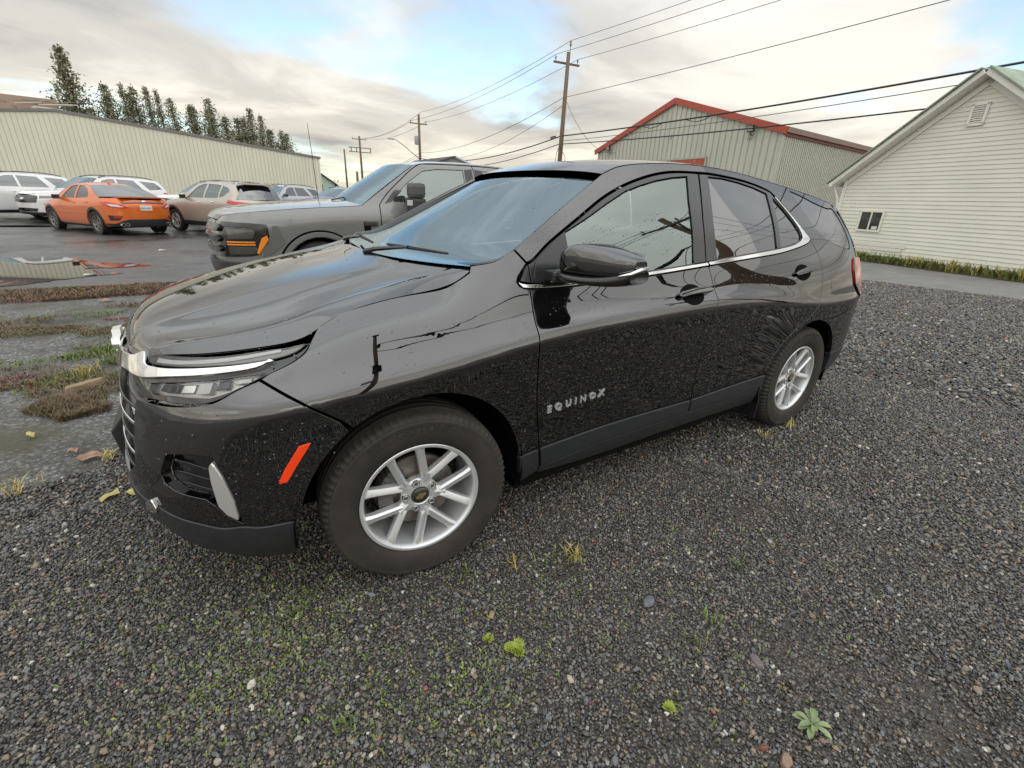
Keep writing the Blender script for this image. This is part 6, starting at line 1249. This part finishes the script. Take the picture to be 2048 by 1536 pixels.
RAV=dict(L=4.60,W=1.845,H=1.66,wb=2.66,ov=.93,rw=.365,rr=.245,gc=.24,tw=.24,g=.06,
 top=[(0,.86),(.18,.93),(.6,1.0),(1.1,1.05),(1.5,1.09),(2.4,1.10),(3.3,1.13),(4.0,1.16),(4.4,1.17),(4.6,1.13)],
 glass=[(1.35,1.085),(2.15,1.56),(4.10,1.565),(4.46,1.18)],roof=[(2.5,1.605),(3.0,1.625),(3.6,1.605)],
 win=[[(1.78,1.13),(2.22,1.47),(2.45,1.545),(2.66,1.555),(2.62,1.13)],[(2.70,1.13),(2.74,1.555),(3.15,1.545),(3.42,1.52),(3.40,1.15)],[(3.46,1.16),(3.50,1.51),(3.80,1.45),(3.93,1.36),(3.66,1.20)]],
 clad=[[(.50,.26),(.49,.40)]+arc(.93,.365,.50,175,5,12)+[(1.44,.26)]+arc(.93,.365,.42,0,180,12),[(3.08,.26)]+arc(3.59,.365,.50,178,2,12)+[(4.10,.26)]+arc(3.59,.365,.42,0,180,12),[(1.45,.26),(3.07,.26),(3.07,.40),(1.45,.40)]],glassm=GLASS)
c=GCar('parked_suv','beige compact SUV with black wheel arches and red tail lamps parked beside the orange sedan',(.32,17.55,0),(-.505,.863),RAV,BPAINT); c.body(); c.wheels(.5); c.mirrors(1.72,1.10,GLOSSB); e=c.K.tmax
c.pan('tail_lamp',[(e-1.36,1.02),(e-.95,.93),(e-.55,.94),(e-.57,1.04),(e-.98,1.06),(e-1.26,1.11)],REDLENS,off=.014); c.pan('rear_glass',[(e-.98,1.12),(e+.004,1.12),(e+.004,1.46),(e-.86,1.44)],GLASSD,join=True,off=.006)
c.pan('rear_bumper_clad',[(e-1.3,.30),(e+.004,.30),(e+.004,.50),(e-1.2,.50)],PLASTIC,join=True,off=.012); c.rails(2.3,3.9,P('rail_silver',(.4,.4,.4),.4,.7))
sp_=MB(); sp_.obox((4.28-c.mid,0,1.60),(.18,0,-.015),(0,.60,0),(0,0,.018)); sp_.build('roof_spoiler',BPAINT,c.e,bevel=.01)
c.pan('fuel_door',[(3.98,.95),(4.12,.95),(4.12,1.08),(3.98,1.08)],BPAINT,both=False,off=.006,depth=.006)
for x0,z0 in ((2.38,.99),(3.10,1.01)): c.pan('door_handle',[(x0,z0),(x0+.20,z0+.005),(x0+.20,z0+.03),(x0,z0+.025)],CHROME,off=.02,depth=.015)
# --- grey pickup parked beyond the SUV
GPAINT=P('grey_truck_paint',(.20,.20,.195),.35,.25,1,.03)
TRK=dict(L=5.95,W=2.03,H=1.93,wb=3.70,ov=1.21,rw=.41,rr=.235,gc=.34,tw=.17,g=.05,
 top=[(0,1.06),(.10,1.11),(.40,1.17),(.95,1.225),(1.66,1.275),(2.05,1.285),(2.8,1.285),(3.8,1.29),(4.6,1.31),(5.2,1.34),(5.95,1.34)],
 glass=[(1.80,1.285),(2.64,1.845),(4.50,1.875),(4.66,1.33)],roof=[(2.95,1.895),(3.6,1.915),(4.1,1.91)],
 win=[[(2.24,1.345),(2.30,1.42),(2.52,1.61),(2.78,1.775),(3.0,1.81),(3.44,1.825),(3.46,1.335)],[(3.80,1.335),(3.80,1.825),(4.30,1.815),(4.34,1.335)]],
 clad=[],glassm=GLASS,screenm=GLASSW)
c=GCar('parked_pickup','grey pickup truck with large black tow mirrors and amber headlamp marker behind the SUV',(-.42+(1.21+1.21+3.70)/2,5.42,0),(-1,0),TRK,GPAINT,group='vehicles beside the black SUV'); c.body(); c.wheels(.2,P('black_alloy',(.02,.02,.02),.4,.4),6)
def seam(path,w=.006,name='door_gap'):
    p=np.array(crv(path,4)); d=np.gradient(p,axis=0); n=np.stack([-d[:,1],d[:,0]],1)/np.linalg.norm(d,axis=1)[:,None]; c.pan(name,[tuple(q) for q in p+n*w]+[tuple(q) for q in (p-n*w)[::-1]],DARK,off=.0015,depth=.002,g=.05,er=.0004)
seam([(2.06,.55),(2.05,.94),(2.04,1.05),(2.05,1.27),(2.07,1.32),(2.21,1.47),(2.41,1.635),(2.69,1.838),(2.91,1.875),(3.60,1.895),(4.1,1.89)]); seam([(3.61,1.89),(3.64,1.69),(3.63,1.30),(3.62,.55)])
c.pan('door_pillar',[(3.47,1.34),(3.46,1.83),(3.60,1.85),(3.62,1.34)],TRIM,off=.003,depth=.004); c.pan('door_pillar',[(3.65,1.34),(3.64,1.85),(3.79,1.83),(3.79,1.34)],TRIM,off=.003,depth=.004)
c.pan('mirror_sail',[(2.12,1.31),(2.24,1.345),(2.42,1.50),(2.30,1.50)],TRIM,off=.003,depth=.004)
c.pan('fender_arch_moulding',arc(1.21,.41,.56,10,170,26)+arc(1.21,.41,.535,170,10,26),DARK,off=.004,depth=.01,g=.03); c.pan('arch_liner_lip',arc(1.21,.41,.535,5,175,26)+arc(1.21,.41,.475,175,5,26),GPAINT,off=.022,depth=.03,g=.04)
f=c.K.tmin
c.pan('lamp_surround',[(f-.004,.60),(-.2,.62),(.05,.63),(.38,.65),(.47,.67),(.61,.89),(.60,1.03),(.41,1.045),(-.1,1.05),(f-.004,1.05)],GLOSSB,join=True,off=.012)
c.pan('lamp_trim',[(-.05,.985),(.40,.99),(.44,.97),(.56,.885),(.60,.90),(.585,1.03),(.40,1.04),(-.05,1.045)],TRIM,off=.02,depth=.012)
for z0,z1 in ((.85,.965),(.665,.76)): c.pan('lamp_cluster',[(.12,z0),(.42,z0+.01),(.46,z1-.03),(.44,z1),(.12,z1)],P('lamp_cluster',(.09,.088,.078),.18,.6,.9,.04),off=.022,depth=.012)
AMB=P('amber_lens',(.85,.25,.01),.2,0,.8,.04)
for z0 in (.775,.805): c.pan('amber_bar',[(.10,z0),(.44,z0+.004),(.45,z0+.022),(.10,z0+.02)],AMB,off=.026,depth=.012)
c.pan('amber_marker',[(.585,.905),(.52,.87),(.44,.69),(.465,.672),(.595,.85)],AMB,off=.026,depth=.012)
c.pan('grey_corner',[(.62,.89),(.66,1.02),(.72,1.02),(.78,.80),(.60,.66),(.50,.64)],P('corner_grey',(.13,.13,.125),.5,.2),off=.006,depth=.01)
for k in range(3): c.pan('grille_bar',[(f-.004,.68+.12*k),(-.02,.69+.12*k),(.02,.73+.12*k),(-.02,.765+.12*k),(f-.004,.755+.12*k)],TRIM,join=True,off=.05,depth=.03)
c.pan('front_bumper',[(f-.004,.36),(.40,.40),(.46,.58),(f-.004,.57)],P('bumper_dark',(.05,.05,.05),.4,.3),join=True,off=.06,depth=.05)
c.pan('fender_badge',[(1.79,1.08),(1.985,1.08),(1.985,1.02),(1.89,1.015),(1.89,.90),(1.80,.905)],GLOSSB,off=.010,depth=.008); c.pan('badge_face',[(1.80,1.072),(1.978,1.072),(1.978,1.028),(1.80,1.028)],P('badge_grey',(.10,.10,.10),.4,.5),off=.012,depth=.003)
TV,TF=text_geo('PLATINUM',.034,.0006,1.0); bp,bn=c.K.pn(1.889+TV[:,0]*.92,1.038+TV[:,1]); o=mesh('badge_text',bp+bn*(.0135+TV[:,2])[:,None],TF,DARK,c.e); c.off(o)
for sd in (-1,1):
    ym=1.015+.24; x0=2.50-c.mid
    m=MB(); m.obox((x0-.03,sd*ym,1.27),(.10,-.02*sd,0),(0,.155,0),(0,0,.135)); o=m.build('tow_mirror',P('mirror_black',(.03,.03,.03),.55),c.e,bevel=.04)
    m=MB(); m.obox((x0-.03,sd*ym,1.50),(.098,-.02*sd,0),(0,.150,0),(0,0,.10)); m.build('mirror_cap',P('mirror_grey',(.075,.075,.073),.45),c.e,bevel=.055)
    m=MB(); m.obox((x0-.13,sd*(ym+.03),1.34),(.012,0,0),(0,.09,0),(0,0,.035)); m.build('mirror_lamp',LAMPW,c.e,bevel=.006)
    for z in (1.20,1.38): m=MB(); m.obox((x0-.02,sd*(1.015+.03),z),(.045,0,0),(0,.12,0),(0,0,.03)); m.build('mirror_arm',TRIM,c.e,bevel=.012)
m=MB(); m.tube([(1.62-c.mid,.86,1.25),(1.60-c.mid,.86,2.0),(1.58-c.mid,.86,2.42)],[.006,.005,.003],5); m.build('whip_antenna',DARK,c.e)
for x0 in (3.18,): c.pan('door_handle',[(x0,1.10),(x0+.24,1.105),(x0+.24,1.14),(x0,1.135)],TRIM,off=.025,depth=.02)
w=MB(); w.tube([(1.55-c.mid,-.35,1.335),(1.75-c.mid,-.25,1.375),(1.85-c.mid,.15,1.385)],.010,5); w.build('wiper',TRIM,c.e)
MB().obox((2.95-c.mid,-.40,1.45),(.07,0,.02),(0,.24,0),(-.06,0,.28)).build('seat_back',SEATM,c.e,bevel=.05); MB().obox((2.95-c.mid,.40,1.45),(.07,0,.02),(0,.24,0),(-.06,0,.28)).build('seat_back',SEATM,c.e,bevel=.05)
